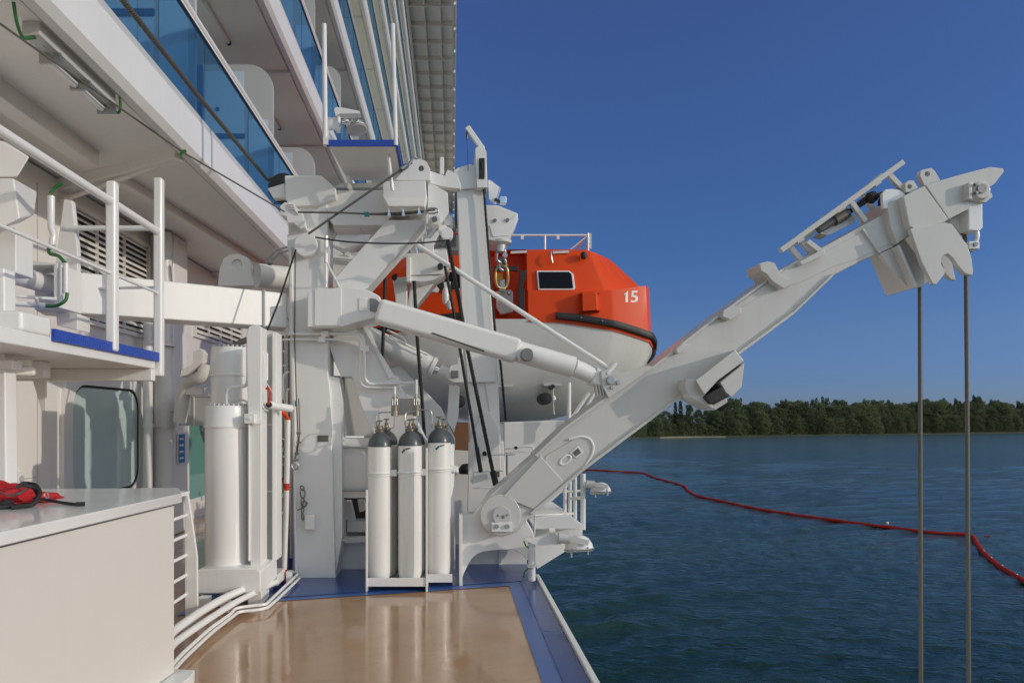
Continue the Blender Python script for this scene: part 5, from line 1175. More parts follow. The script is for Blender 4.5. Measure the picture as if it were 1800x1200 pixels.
m_ = MB(); m_.box(-0.82, 0.0, 6.86, 6.885, 0.35, 0.40); m_.box(-0.82, 0.0, 6.86, 6.885, 1.0, 1.05); m_.build('back_rail', WHITE, gb, bev=0.003)
def bottle_parts(root, r=0.115, h=1.40, stick=True):
    z0 = 0.0
    m_ = MB(); m_.lathe((0, 0, 0), [(0.02, 0.012), (r * .55, 0.004), (r * .8, 0.015), (r * .95, 0.06), (r, 0.11), (r, h - 0.15)], 36); m_.build('body', BOTW, root)
    m_ = MB(); m_.lathe((0, 0, h - 0.15), [(r + .001, 0), (r + .0005, 0.012), (r * .97, 0.036), (r * .86, 0.076), (r * .66, 0.108), (r * .42, 0.128), (r * .36, 0.136), (r * .36, 0.15)], 36); m_.build('shoulder', DKGREY, root)
    m_ = MB(); m_.lathe((0, 0, h - 0.01), [(r * .40, 0), (r * .42, 0.02), (r * .3, 0.025), (r * .22, 0.03), (r * .22, 0.05), (r * .15, 0.053), (r * .15, 0.075)], 16); m_.box(-0.045, 0.045, -0.012, 0.012, h + 0.02, h + 0.038); vv = m_.build('valve', BRASS, root)
    m_ = MB(); m_.lathe((0, 0, h + 0.06), [(0.008, 0), (0.008, .03), (0.03, .032), (0.032, .04), (0.01, .045)], 14); m_.build('handwheel', PINM, vv)
    for zz in (h - 0.40, ):
        m_ = MB(); m_.tube([(math.cos(a) * (r + .004), math.sin(a) * (r + .004), zz) for a in [6.2832 * k / 36 for k in range(36)]], 0.008, 6, closed=True); m_.tube([(math.cos(a) * (r + .004), math.sin(a) * (r + .004), zz - .022) for a in [6.2832 * k / 36 for k in range(36)]], 0.005, 6, closed=True); m_.box(r, r + 0.05, -0.02, 0.02, zz - .03, zz + .03); m_.build('clamp_band', GLOSS, root)
    if stick:
        def onb(a, z): return Vector((math.cos(a) * (r + .004), math.sin(a) * (r + .004), z))
        def patch(pts, nm, mat):
            q = MB(); fr_ = [onb(a, z) for a, z in pts]; q.add(fr_, [tuple(range(len(fr_)))]); return q.build(nm, mat, root, smooth=False)
        c = -1.62; z = h - 0.185
        patch([(c - .42, z - .022), (c - .30, z - .034), (c - .05, z - .005), (c - .12, z + .012)], 'green_label', GREENL)
        patch([(c - .02, z - .002), (c + .42, z + .012), (c + .36, z + .022), (c - .06, z + .012)], 'dark_label', DKGREY)
GREENL = paint('green_label', (0.0, 0.14, 0.07), 0.4, 0.1, 20, 0, 30)
BOTW = paint('bottle_white', (0.84, 0.825, 0.79), 0.3, 0.05, 3, 0.02, 10, coat=0.25, streak=0.22, streak_col=(0.5, 0.44, 0.36))
GRPB = 'grey shouldered gas bottles in the rack'
BT = [(-0.695, 6.54, 0.06, 1.435, True, 'gas bottle standing first in the rack beside the grey door opening'),
      (-0.405, 6.54, 0.06, 1.445, True, 'middle gas bottle of the front three with a tee handled valve'),
      (-0.128, 6.66, 0.06, 1.47, True, 'gas bottle standing last in the rack next to the boom foot'),
      (-0.655, 6.77, 0.06, 1.45, False, 'gas bottle half hidden behind the first bottle of the rack'),
      (-0.385, 6.77, 0.06, 1.45, False, 'gas bottle half hidden behind the middle bottle of the rack'),
      (-0.09, 6.89, 0.06, 1.45, False, 'gas bottle half hidden behind the last bottle of the rack')]
for i, (x, y, z, h, st, lab) in enumerate(BT):
    o = T('gas_bottle', lab, 'gas bottle', (x, y, z), GRPB)
    # parts are built round the bottle's own axis, so the root is at the world origin while they are made
    o.location = (0, 0, 0); bottle_parts(o, 0.113, h, st and i != 0); o.location = (x, y, z)
    o.rotation_euler = (0, 0, R((12, -10, 6, 40, 70, -30)[i]) if not st else R((0, -14, 8, 0, 0, 0)[i]))
# valve manifold above them
mf = T('valve_manifold', 'brown metal valve blocks and thin tubes fixed above the gas bottles', 'valve block', P(712, 725, 6.7))
m_ = MB(); m_.pxbox(700, 700, 733, 729, 6.78, 0.08); m_.build('mounting_plate', MIDGREY, mf, bev=0.004)
for x, Y in ((694, 6.62), (732, 6.66)):
    m_ = MB(); m_.cyl(P(x, 731, Y), P(x, 705, Y), 0.036, 16); m_.cyl(P(x, 705, Y), P(x, 700, Y), 0.03, 8); m_.pxbox(x - 6, 706, x + 6, 722, Y - .03, .06); m_.build('valve_body', BRASS, mf, bev=0.003)
    m_ = MB()
    for k in range(3): m_.tube([P(x - 4 + 4 * k, 712, Y - .04), P(x - 4 + 4 * k, 701, Y - .04)], 0.007, 8)
    m_.tube([P(x, 700, Y), P(x, 692, Y)], 0.012, 10); m_.tube([P(x - 5, 698, Y), P(x + 5, 698, Y)], 0.007, 8); m_.build('valve_stem', STEEL, mf)
    m_ = MB(); m_.tube([P(x, 692, Y), P(x, 679 if x < 700 else 667, Y)], 0.012, 10); m_.build('white_pipe', GLOSS, mf)
m_ = MB()
m_.bend([P(689, 724, 6.6), P(662, 725, 6.6), P(661, 745, 6.56), P(663, 752, 6.55)], 0.006, 0.05, 8)
m_.build('thin_tube', STEEL, mf); m_ = MB(); m_.bend([P(693, 722, 6.58), P(693, 752, 6.56), P(680, 753, 6.54)], 0.006, 0.04, 8)
m_.build('thin_tube', STEEL, mf); m_ = MB(); m_.bend([P(730, 723, 6.62), P(712, 724, 6.6), P(712, 748, 6.56)], 0.006, 0.05, 8)
m_.build('thin_tube', STEEL, mf); m_ = MB(); m_.bend([P(733, 722, 6.62), P(733, 752, 6.58)], 0.006, 0.05, 8)
m_.build('thin_tube', STEEL, mf); m_ = MB(); m_.bend([P(737, 720, 6.64), P(759, 720, 6.64), P(759, 752, 6.66)], 0.006, 0.05, 8); m_.build('thin_tube', STEEL, mf)
# cabinet and grey frame between tower and strut
cb_ = T('control_cabinet', 'cream steel cabinet with hinge bars between the tower and the gas bottles', 'cabinet', P(622, 945, 7.15))
m_ = MB(); m_.pxbox(593, 770, 668, 876, 7.1, 0.3); m_.build('cabinet_body', CREAM, cb_, bev=0.008)
for y in (786, 861):
    m_ = MB(); m_.tube([P(586, y, 7.06), P(655, y, 7.06)], 0.011, 10)
    for x in (600, 648): m_.disc(x, y, 7.03, 4, 0.06, 12)
    m_.build('hinge_bar', STEEL, cb_)
m_ = MB(); m_.pxbox(593, 780, 596, 876, 7.09, .01); m_.pxbox(596, 875, 655, 877, 7.09, .02); m_.build('door_gasket', BLACK, cb_)
m_ = MB(); m_.pxbox(597, 662, 604, 770, 7.5, 0.1); m_.build('dark_door_edge', BRONZE, cb_)
m_ = MB(); m_.pxbox(582, 660, 598, 955, 7.4, 0.2); m_.plate([(604, 662), (660, 662), (680, 766), (604, 766)], 7.9, 0.05); m_.build('pale_frame', WHITE, cb_, bev=0.006)
m_ = MB(); m_.tube([P(588, 950, 7.1), P(612, 950, 7.1)], .012, 8); m_.tube([P(600, 918, 7.15), P(601, 945, 7.15)], 0.014, 8); m_.build('foot_rod', GLOSS, cb_); m_ = MB(); m_.pxbox(610, 915, 668, 934, 7.4, 0.2); m_.build('cabinet_foot', GLOSS, cb_)
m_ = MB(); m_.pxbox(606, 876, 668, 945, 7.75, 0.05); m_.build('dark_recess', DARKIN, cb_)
m_ = MB(); m_.plate([(607, 880), (616, 880), (624, 914), (606, 914)], 7.5, 0.1); m_.plate([(628, 878), (640, 878), (644, 896), (632, 900)], 7.6, 0.05); m_.build('cabinet_bracket', WHITE, cb_, bev=0.004)
# ------------------------------------------------------------------ pressure vessels beside the tower
AC = 'white pressure vessels beside the tower'
def vessel(px, ptop, pbot, rpx, Y, lab):
    o = T('pressure_vessel', lab, 'pressure vessel', P(px, pbot, Y), AC); r = rpx * Y / F; b_ = P(px, pbot, Y); zt = (pbot - ptop) / F * Y
    q = MB(); q.lathe(b_, [(r * .9, 0), (r * .98, 0.006), (r, 0.03), (r, zt * 0.86)], 48); q.build('body', GLOSS, o)
    q = MB(); q.lathe(b_ + Vector((0, 0, zt * .86)), [(r * 1.0, 0), (r * 1.05, 0.004), (r * 1.05, 0.02), (r * 1.01, 0.03), (r * 1.01, zt * .14 - 0.03), (r * .98, zt * .14 - 0.012), (r * .3, zt * .14 - .008)], 48); lid = q.build('head_ring', GLOSS, o)
    q = MB()
    for k in range(26):
        a = 6.283 * k / 26; c = b_ + Vector((math.cos(a) * r * .90, math.sin(a) * r * .90, zt - 0.014)); q.cyl(c, c + Vector((0, 0, 0.022)), 0.013, 6)
    q.build('bolts', GREYW, lid)
    q = MB(); q.lathe(b_ + Vector((0, 0, -0.03)), [(r * .8, 0), (r * .8, 0.029)], 30); q.build('base_pad', BLACK, o)
    return o
vessel(400, 711, 997, 38, 6.15, 'front white pressure vessel standing on the low frame, pipe on its lid')
vessel(407, 610, 985, 35, 6.75, 'rear taller white pressure vessel rising behind the front one')
vf = T('vessel_frame', 'white steel frame with tall channel posts holding the two pressure vessels', 'frame', P(440, 1058, 5.95))
q = MB(); q.plate([(345, 1003), (352, 999), (450, 999), (458, 1004), (458, 1040), (450, 1043), (345, 1043)], 5.86, 0.5); q.build('base_beam', WHITE, vf, bev=0.012)
q = MB(); q.prism([P(459, 1003, 5.9), P(459, 1043, 5.9), P(487, 1013, 6.35), P(487, 978, 6.35)], [P(452, 1003, 5.9), P(452, 1043, 5.9), P(480, 1013, 6.35), P(480, 978, 6.35)]); q.build('end_plate', WHITE, vf, bev=0.004)
q = MB(); q.pxbox(435, 1040, 460, 1063, 5.92, 0.25); q.build('foot', WHITE, vf, bev=0.008); q = MB(); q.pxbox(470, 1010, 488, 1030, 6.4, 0.3); q.build('foot', WHITE, vf, bev=0.008)
q = MB(); q.plate([(433, 590), (437, 574), (448, 570), (459, 574), (459, 1000), (440, 1000), (436, 760)], 6.0, 0.04); q.plate([(452, 575), (459, 574), (459, 1000), (452, 1000)], 6.04, 0.2); q.build('channel_post', WHITE, vf, bev=0.008)
q = MB(); q.plate([(457, 592), (486, 583), (487, 930), (484, 985), (472, 960), (460, 985)], 6.32, 0.03); q.plate([(478, 583), (486, 583), (486, 985), (478, 985)], 6.25, 0.2); q.build('rear_post', WHITE, vf, bev=0.008); q = MB(); q.plate([(456, 596), (480, 590), (480, 980), (462, 985)], 6.30, .015); q.build('web_panel', GREYW, vf)  # web panel of the white frame greyed so its recess reads as shaded
q = MB()
for y in (745, 862): q.pxbox(459, y, 480, y + 3, 6.29, .02)
q.build('cross_strap', GLOSS, vf)
q = MB(); q.pxbox(429, 727, 447, 744, 5.93, 0.1); q.plate([(440, 745), (458, 738), (458, 744), (446, 748)], 5.98, .1); q.disc(438, 735, 5.92, 3, .02, 8); q.build('clamp_lug', GLOSS, vf, bev=0.004)
q = MB(); q.bend([P(399, 711, 6.1), P(399, 681, 6.1), P(432, 678, 6.05), P(436, 668, 6.05), P(436, 612, 6.05)], 0.016, 0.07); q.bend([P(436, 720, 6.1), P(436, 708, 6.1), P(428, 702, 6.2), P(400, 706, 6.3)], 0.010, 0.05); q.bend([P(469, 620, 6.2), P(469, 668, 6.2)], 0.012, .05); q.bend([P(438, 745, 5.98), P(438, 985, 6.0)], .011, 0.05); q.build('gas_pipe', GLOSS, vf)
q = MB(); q.bend([P(410, 608, 6.7), P(436, 596, 6.65)], 0.03, .02); q.build('valve_neck', PINM, vf)
# clutter of pipes between frame and tower
pc = T('pipe_bundle', 'bundle of thin white pipes and valves in the gap beside the tower', 'pipes', P(500, 1000, 6.9))
q = MB()
for x, Y, y0, y1, r in ((493, 7.3, 600, 1000, .03), (503, 7.4, 590, 1000, .022), (512, 7.5, 600, 980, .018)): q.tube([P(x, y0, Y), P(x, y1, Y)], r, 10)
q.bend([P(498, 700, 7.0), P(498, 660, 7.0), P(507, 652, 7.0)], 0.014, .05); q.bend([P(504, 715, 7.0), P(505, 684, 7.0), P(509, 684, 7.0)], 0.012, .05)
for y in (615, 640, 690, 700, 770, 800, 870, 925): q.tube([P(485, y, 7.1), P(505, y + 3, 7.1)], 0.012, 8)
q.build('pipes', GLOSS, pc)
q = MB()
for y in (790, 815, 870, 900): q.lathe(P(495, y, 6.95), [(.01, -.03), (.03, -.02), (.03, .02), (.01, .03)], 10); q.tube([P(490, y + 6, 6.95), P(500, y + 2, 6.95)], .008, 6)
q.build('valves', STEEL, pc)
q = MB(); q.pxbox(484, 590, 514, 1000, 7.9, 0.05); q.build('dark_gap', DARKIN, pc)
q = MB(); q.tube(cat([P(489, 838, 6.9), P(494, 843, 6.88), P(499, 838, 6.88), P(492, 848, 6.9), P(500, 844, 6.88)], 4), .008, 6); q.build('red_cord', REDP, pc)
hs_ = T('white_hose', 'white sleeved hose with orange end and red bands hanging beside the tower', 'hose', P(503, 1000, 6.8))
q = MB(); q.tube([P(506, 738, 6.75), P(505, 800, 6.75), P(503, 900, 6.76), P(499, 1010, 6.78)], .027, 14); q.build('sleeve', GLOSS, hs_)
q = MB(); q.tube(cat([P(487, 717, 6.7), P(493, 723, 6.7), P(502, 729, 6.72), P(506, 739, 6.75)], 5), .019, 12); q.build('orange_end', ORANGE, hs_)
q = MB()
for y in (855, ): q.tube([P(504, y - 6, 6.755), P(503.6, y + 6, 6.755)], .029, 14)
q.tube([P(499, 1000, 6.78), P(496, 1030, 6.75)], .034, 12); q.build('red_band', REDP, hs_)
hp = T('handle_pipe', 'short white pipe handle with looped red cord beside the channel post', 'pipe', P(492, 716, 6.2))
q = MB(); q.tube([P(472, 711, 6.1), P(512, 718, 6.3)], .034, 14); q.build('pipe', GLOSS, hp)
q = MB(); q.disc(472, 711, 6.06, 5, .05, 14); q.build('end_cap', BLACK, hp)
q = MB(); q.tube(cat([P(472, 711, 6.04), P(474, 692, 6.04), P(471, 681, 6.04), P(468, 684, 6.04)], 5), .010, 8); q.build('red_cord', REDP, hp)
q = MB(); q.tube(cat([P(463, 682, 6.04), P(459, 700, 6.04), P(464, 718, 6.04), P(472, 722, 6.04)], 5), .006, 6); q.tube([P(462, 616, 6.1), P(468, 672, 6.08), P(482, 694, 6.05)], .004, 6); q.build('white_cord', GLOSS, hp)
# pipes along the deck
dp = T('deck_pipes', 'run of white pipes with clamp blocks along the deck beside the storage box', 'pipes', (-1.9, 5.2, 0))
def Dk(px, py, z=0.07):
    Y = (EYE - z) * F / (py - CY); return Vector(((px - CX) / F * Y, Y, z))
for pts, r, z in ((((270, 1150), (305, 1108), (352, 1075), (395, 1050), (440, 1030), (476, 1016)), .033, .14), (((270, 1185), (305, 1130), (360, 1092), (410, 1060), (450, 1040), (486, 1022)), .026, .11), (((280, 1195), (318, 1150), (370, 1103), (406, 1078), (414, 1068), (445, 1064), (467, 1062), (490, 1040), (520, 1012), (524, 1006), (500, 1004)), .013, .07), (((290, 1196), (322, 1158), (376, 1108), (408, 1084), (420, 1074), (450, 1072), (470, 1068), (495, 1046), (526, 1016)), .013, .05)):
    q = MB(); q.bend([Dk(x, y, z) for x, y in pts], r, .12, 12); q.build('pipe', GLOSS, dp)
for x, y, w_ in ((397, 1076, .07), (360, 1075, .09), (509, 1026, .05)):
    q = MB(); c = Dk(x, y, 0.0); q.box(c.x - w_ / 2, c.x + w_ / 2, c.y - .04, c.y + .04, 0.011, 0.13)
    q.build('clamp_block', GLOSS, dp, bev=.005)
# ------------------------------------------------------------------ storage box in front, lid, bag
bx = T('storage_box', 'big cream storage box with a white lid close to the camera', 'box', (-2.6, 3.4, 0))
zt = 1.156
fa, fb = Vector((-1.93, 1.6, 0)), Vector((-1.665, 4.09, 0))
q = MB(); base = [fa, fb, Vector((-3.1, 4.26, 0)), Vector((-3.3, 1.6, 0))]
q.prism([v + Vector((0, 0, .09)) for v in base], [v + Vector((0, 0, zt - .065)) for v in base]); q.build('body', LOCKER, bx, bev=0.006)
lid = [fa + Vector((.02, 0, 0)), Vector((-1.640, 4.14, 0)), Vector((-1.80, 4.50, 0)), Vector((-3.1, 4.36, 0)), Vector((-3.35, 1.6, 0))]
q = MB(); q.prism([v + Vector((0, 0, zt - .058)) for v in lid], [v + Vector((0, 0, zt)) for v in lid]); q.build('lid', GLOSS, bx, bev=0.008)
q = MB(); q.prism([v + Vector((.003, .003, zt - .067)) for v in base], [v + Vector((.003, .003, zt - .056)) for v in base]); q.build('seal', DKGREY, bx)
q = MB(); pb = [fa + Vector((.03, 0, 0)), fb + Vector((.12, -.05, 0)), fb + Vector((.10, .06, 0)), Vector((-3.0, 4.3, 0)), Vector((-3.2, 1.6, 0))]
q.prism([v + Vector((0, 0, .012)) for v in pb], [v + Vector((0, 0, .085)) for v in pb]); q.build('plinth', WHITE, bx, bev=.006)
# red bag: a lumpy folded surface
bg = T('red_bag', 'crumpled red fabric bag with a black strap lying on the storage box lid', 'bag', (-2.6, 3.75, zt))
bmx = bmesh.new(); bmesh.ops.create_uvsphere(bmx, u_segments=64, v_segments=32, radius=1.0)
for v in bmx.verts:
    p = v.co.copy(); nn = noise.noise(p * 2.1 + Vector((3, 1, 0))) * .30 + noise.noise(p * 5.2) * .14 + noise.noise(p * 11) * .06
    f_ = 1 + nn
    x, y, z = p.x * .44 * f_, p.y * .24 * f_, max(p.z, -.05) * .125 * (1 + nn * 1.6) * (1 - .62 * max(0, p.x))
    v.co = Vector((x, y, max(0.002, z + .005)))
me = bpy.data.meshes.new('fabric'); bmx.to_mesh(me); bmx.free(); me.shade_smooth(); me.materials.append(REDFAB)
fo = bpy.data.objects.new('fabric', me); COL.objects.link(fo); fo.parent = bg; fo.location = (-.05, 0, 0)
def onlid(px, py, dz=0.0):
    Y = (EYE - zt - dz) * F / (py - CY); return Vector(((px - CX) / F * Y, Y, zt + dz))
q = MB(); q.tube(cat([onlid(20, 892, .01), onlid(38, 889, .015), onlid(58, 886, .02), onlid(70, 866, .07), onlid(62, 852, .10), onlid(42, 849, .11), onlid(32, 855, .12)], 6), .011, 8)
q.tube(cat([onlid(-20, 893, .012), onlid(30, 889, .012), onlid(60, 884, .014), onlid(66, 870, .05), onlid(58, 856, .10), onlid(40, 852, .115)], 6), .010, 8)
q.tube(cat([onlid(60, 876, .04), onlid(80, 878, .02), onlid(110, 883, .009), onlid(135, 886, .009)], 6), .008, 8); q.build('strap', BLACK, bg)
q = MB(); q.tube([onlid(133, 886, .010), onlid(149, 885.5, .010)], .012, 8); q.lathe(onlid(10, 890, .0), [(.03, 0), (.04, .015), (.03, .03), (.01, .035)], 10); q.build('strap_end', BLACK, bg)
q = MB(); q.tube([onlid(82 + 4 * math.cos(a), 871 + 3.5 * math.sin(a), .045) for a in [6.283 * k / 12 for k in range(12)]], .005, 6, closed=True); q.build('ring', CHROME, bg)
q = MB(); q.tube(cat([onlid(-8, 862, .06), onlid(15, 870, .075), onlid(35, 866, .09), onlid(50, 858, .09)], 5), .006, 6); q.build('piping', DKGREY, bg)
# ladder behind the box
ld = T('ladder', 'short white ladder with flat stile and round rungs behind the storage box', 'ladder', P(335, 1088, 5.4))
YL = 5.35
q = MB(); q.plate([(325, 870), (330, 868), (338, 920), (346, 978), (347, 1078), (325, 1084)], YL, .03); q.build('stile', WHITE, ld, bev=.004)
q = MB(); a = P(326, 880, YL); q.box(a.x - .03, a.x + .01, 4.62, 4.66, .05, 1.1); q.build('stile', WHITE, ld, bev=.004)
for y in (868, 905, 940, 975, 1010, 1044):
    q = MB(); a = P(327, y, YL + .01); q.cyl(a, Vector((a.x, 4.62, a.z)), .014, 12); q.build('rung', GLOSS, ld)
q = MB(); a = P(325, 868, YL); q.box(a.x - .12, a.x + .02, 4.6, 5.4, a.z, a.z + .02); q.build('top_plate', WHITE, ld, bev=.004)
# ------------------------------------------------------------------ raised gallery at the side
gl = T('side_gallery', 'raised white gallery with bright blue tread edge, white rails and posts', 'platform', (-2.9, 4.8, 2.1))
GX = -2.44; zp = 2.12
q = MB(); q.box(-4.2, GX - .005, 2.0, 5.62, zp - .10, zp - .012); q.build('deck_plate', WHITE, gl, bev=.008)
q = MB(); q.box(GX - .004, GX + .02, 4.16, 5.64, zp - .036, zp + .036); q.box(-3.9, GX - .01, 4.6, 5.55, zp - .008, zp + .01); q.build('blue_tread', GRATEB, gl)
q = MB(); q.box(-4.2, GX - .01, 5.56, 5.64, zp - .20, zp - .10); q.box(-3.5, -2.9, 4.85, 4.93, zp - .22, zp - .10); q.build('under_beam', WHITE, gl, bev=.008)
q = MB(); q.box(-2.95, GX + .006, 3.86, 4.155, 2.10, 2.222); q.build('end_box', GLOSS, gl, bev=.025)
q = MB(); q.plate([(54, 657), (80, 657), (80, 722), (73, 722)], 5.5, .02); q.build('under_bracket', WHITE, gl, bev=.003)
q = MB(); q.beam(Vector((GX, 4.9, zp - .03)), Vector((GX, 4.9, zp + 1.19)), .075, .075); q.build('post', GLOSS, gl, bev=.02)
q = MB(); q.beam(Vector((GX, 5.68, zp - .16)), Vector((GX, 5.68, zp + 1.49)), .075, .075); q.build('post', GLOSS, gl, bev=.02)
q = MB(); q.tube([Vector((GX, 1.8, 3.16)), Vector((GX, 5.68, 3.16))], .030, 14); q.build('handrail', GLOSS, gl)
q = MB(); q.tube([P(115, 401, 5.75), P(283, 401, 5.68)], .022, 12); q.build('cross_rail', GLOSS, gl)
q = MB(); q.tube([Vector((GX, 3.5, 2.65)), Vector((GX, 5.68, 2.65))], .012, 10); q.tube([P(150, 507, 5.9), P(283, 505, 5.68)], .012, 10); q.tube([P(152, 508, 5.9), P(180, 540, 5.9)], .010, 8); q.build('middle_rail', GLOSS, gl)
lf = T('bulkhead_lamp', 'long tube lamp with pale cover hanging under the raised gallery', 'lamp', (-3.3, 4.6, 1.9))
q = MB(); q.beam(Vector((-3.45, 4.2, 1.98)), Vector((-2.80, 4.55, 1.98)), .09, .05); q.build('housing', WHITE, lf, bev=.01)
q = MB(); q.beam(Vector((-3.45, 4.2, 1.925)), Vector((-2.78, 4.56, 1.925)), .10, .065); q.build('cover', CREAM, lf, bev=.02)
lf2 = T('oval_ceiling_lamp', 'oval pale lamp on the wall above the rounded window', 'lamp', P(225, 655, 7.6))
q = MB(); q.lathe(P(225, 652, 7.6), [(.02, -.05), (.22, -.045), (.26, 0), (.2, .04), (.05, .05)], 24); q.build('cover', SOFFIT, lf2)
# far-left post and hopper shaped fairlead, pipe, cable
lp_ = T('corner_post', 'white post with a clamp at the very edge of the gallery', 'post', P(4, 900, 4.35))
q = MB(); q.plate([(-14, 470), (7, 470), (9, 640), (11, 860), (-14, 860)], 4.35, .12); q.build('shaft', GLOSS, lp_, bev=.012)
q = MB(); q.pxbox(-10, 632, 22, 648, 4.3, .1); q.build('clamp', GLOSS, lp_, bev=.008)
hp2 = T('hopper_housing', 'faceted white hopper shaped housing above the gallery rail', 'housing', P(20, 400, 4.6))
q = MB(); f1 = [(-80, 312), (24, 313), (35, 385), (0, 402), (-80, 402)]; f2 = [(-40, 330), (66, 337), (60, 378), (35, 392), (-40, 392)]
q.taper(f1, 4.4, f2, 4.75); q.build('lower_body', CREAM, hp2, bev=.012)
q = MB(); q.taper([(-80, 238), (4, 248), (52, 276), (30, 312), (-80, 312)], 4.45, [(-60, 250), (12, 250), (50, 275), (32, 308), (-60, 308)], 4.8); q.build('upper_body', CREAM, hp2, bev=.012)
q = MB(); q.pxbox(-60, 400, 28, 480, 4.75, .2); q.build('neck', WHITE, hp2, bev=.01)
cp_ = T('horizontal_pipe', 'stout white pipe with grey end pointing at the wall bracket', 'pipe', P(50, 490, 5.2))
q = MB(); A = P(-40, 463, 4.75); B = P(84, 500, 5.5); dd = (B - A).normalized(); q.cyl(A, B, .075, 24); q.build('pipe', WHITE, cp_)
q = MB(); q.cyl(B, B + dd * .08, .08, 24); q.build('end_sleeve', GREYW, cp_, bev=.006)
q = MB(); q.cyl(A + dd * .22, A + dd * .27, .081, 24); q.build('band', GREYW, cp_)
bt = T('wall_bracket', 'white plate bracket with green cables in front of the louvred vent', 'bracket', P(100, 540, 5.6))
q = MB(); q.plate([(96, 470), (112, 350), (126, 352), (136, 440), (136, 520), (100, 535)], 5.75, .06); q.plate([(98, 548), (106, 535), (136, 552), (136, 580), (100, 572)], 5.7, .2); q.plate([(8, 458), (52, 458), (96, 462), (98, 466), (8, 466)], 5.3, .3); q.plate([(94, 462), (101, 462), (101, 540), (94, 540)], 5.3, .35); q.build('plate', WHITE, bt, bev=.006)
q = MB(); q.tube([P(90, 345, 5.4), P(90, 400, 5.4), P(94, 412, 5.4), P(91, 435, 5.4)], .026, 12); q.tube([P(116, 463, 5.3), P(116, 515, 5.3)], .020, 12); q.tube([P(108, 470, 5.3), P(108, 530, 5.3)], .014, 10); q.tube([P(15, 532, 5.1), P(80, 537, 5.2)], .022, 12); q.tube([P(25, 520, 5.1), P(27, 532, 5.1)], .01, 8); q.tube([P(65, 524, 5.1), P(67, 536, 5.15)], .01, 8); q.tube([P(5, 518, 5.1), P(100, 526, 5.3)], .014, 8); q.build('conduit', GLOSS, bt)
for pts in ([P(90, 340, 5.38), P(94, 332, 5.38), P(102, 326, 5.38), P(110, 323, 5.38)], [P(91, 436, 5.38), P(85, 438, 5.38), P(88, 446, 5.36), P(103, 450, 5.33), P(114, 462, 5.3)], [P(118, 515, 5.28), P(115, 528, 5.26), P(100, 537, 5.24), P(80, 538, 5.2)], [P(5, 532, 5.1), P(15, 532, 5.1)]):
    q = MB(); q.tube(cat(pts, 5), .0135, 8); q.build('green_cable', GREEN, bt)
# big arm from the side to the tower
ar = T('link_arm', 'long white box beam reaching from the ship side to the davit tower', 'beam', P(330, 540, 6.2))
q = MB(); a0, a1 = P(60, 470, 5.55), P(505, 515, 6.95); b0, b1 = P(60, 545, 5.55), P(505, 576, 6.95)
off = Vector((-.10, .30, 0))
q.prism([a0, a1, b1, b0], [a0 + off, a1 + off, b1 + off, b0 + off]); q.build('arm', WHITE, ar, bev=.014)
q = MB(); s0 = P(465, 511, 6.8); s1 = P(465, 574, 6.8); q.box(s0.x - .004, s0.x + .008, s0.y - .03, s0.y + .3, s1.z, s0.z + .004); q.build('seam', GREYW, ar)
hc = T('tilting_cylinder', 'grey white hydraulic cylinder with eye plate behind the tower', 'cylinder', P(450, 500, 8))
q = MB(); q.cyl(P(452, 484, 8.0), P(530, 492, 8.3), .14, 32); q.build('barrel', WHITE, hc, bev=.01)
q = MB(); q.ring([(383, 500), (385, 474), (392, 455), (404, 447), (420, 446), (434, 452), (441, 466), (440, 480), (446, 502), (384, 503)], 7.75, .1, (416, 465), 9); q.build('eye_plate', WHITE, hc, bev=.008)
q = MB(); q.disc(416, 466, 7.78, 9, .06, 24); q.build('pin', SOFFIT, hc)
q = MB(); q.tube([P(470, 455, 7.7), P(485, 440, 7.7), P(505, 434, 7.7)], .012, 8); q.tube([P(475, 460, 7.7), P(492, 445, 7.7), P(508, 440, 7.7)], .012, 8); q.lathe(P(474, 460, 7.7), [(.02, -.04), (.04, -.02), (.04, .03), (.02, .05)], 8); q.build('hose', STEEL, hc)
# bent exhaust pipe and bracket on the wall by the vessels
bp_ = T('bent_wall_pipe', 'cream bent pipe and angular bracket on the wall beside the pressure vessels', 'pipe', P(330, 700, 8.6))
q = MB(); q.bend([P(316, 740, 8.6), P(322, 690, 8.5), P(332, 665, 8.4), P(356, 664, 8.3), P(362, 640, 8.3)], .082, .22, 18); q.build('pipe', CREAM, bp_)
q = MB(); q.plate([(338, 640), (340, 618), (352, 612), (358, 620), (356, 636), (330, 658), (316, 662), (318, 650)], 8.2, .15); q.plate([(330, 680), (356, 680), (356, 694), (326, 694)], 8.4, .2); q.build('bracket', CREAM, bp_, bev=.006)
kb = T('wall_cabinet', 'grey steel wall cabinet with two doors behind the pressure vessels', 'cabinet', P(345, 745, 9.2))
q = MB(); q.pxbox(314, 696, 374, 748, 9.0, .3); q.build('body', GREYW, kb, bev=.006)
q = MB(); q.pxbox(339, 696, 341.5, 748, 8.99, .01); q.pxbox(314, 692, 376, 696, 8.98, .34); q.build('door_gap', WHITE, kb)
q = MB(); q.tube([P(358, 748, 8.95), P(356, 758, 8.95)], .02, 8); q.tube([P(300, 724, 8.8), P(318, 724, 8.8)], .015, 8); q.tube([P(314, 738, 8.8), P(324, 738, 8.8)], .03, 10); q.build('latch', STEEL, kb)
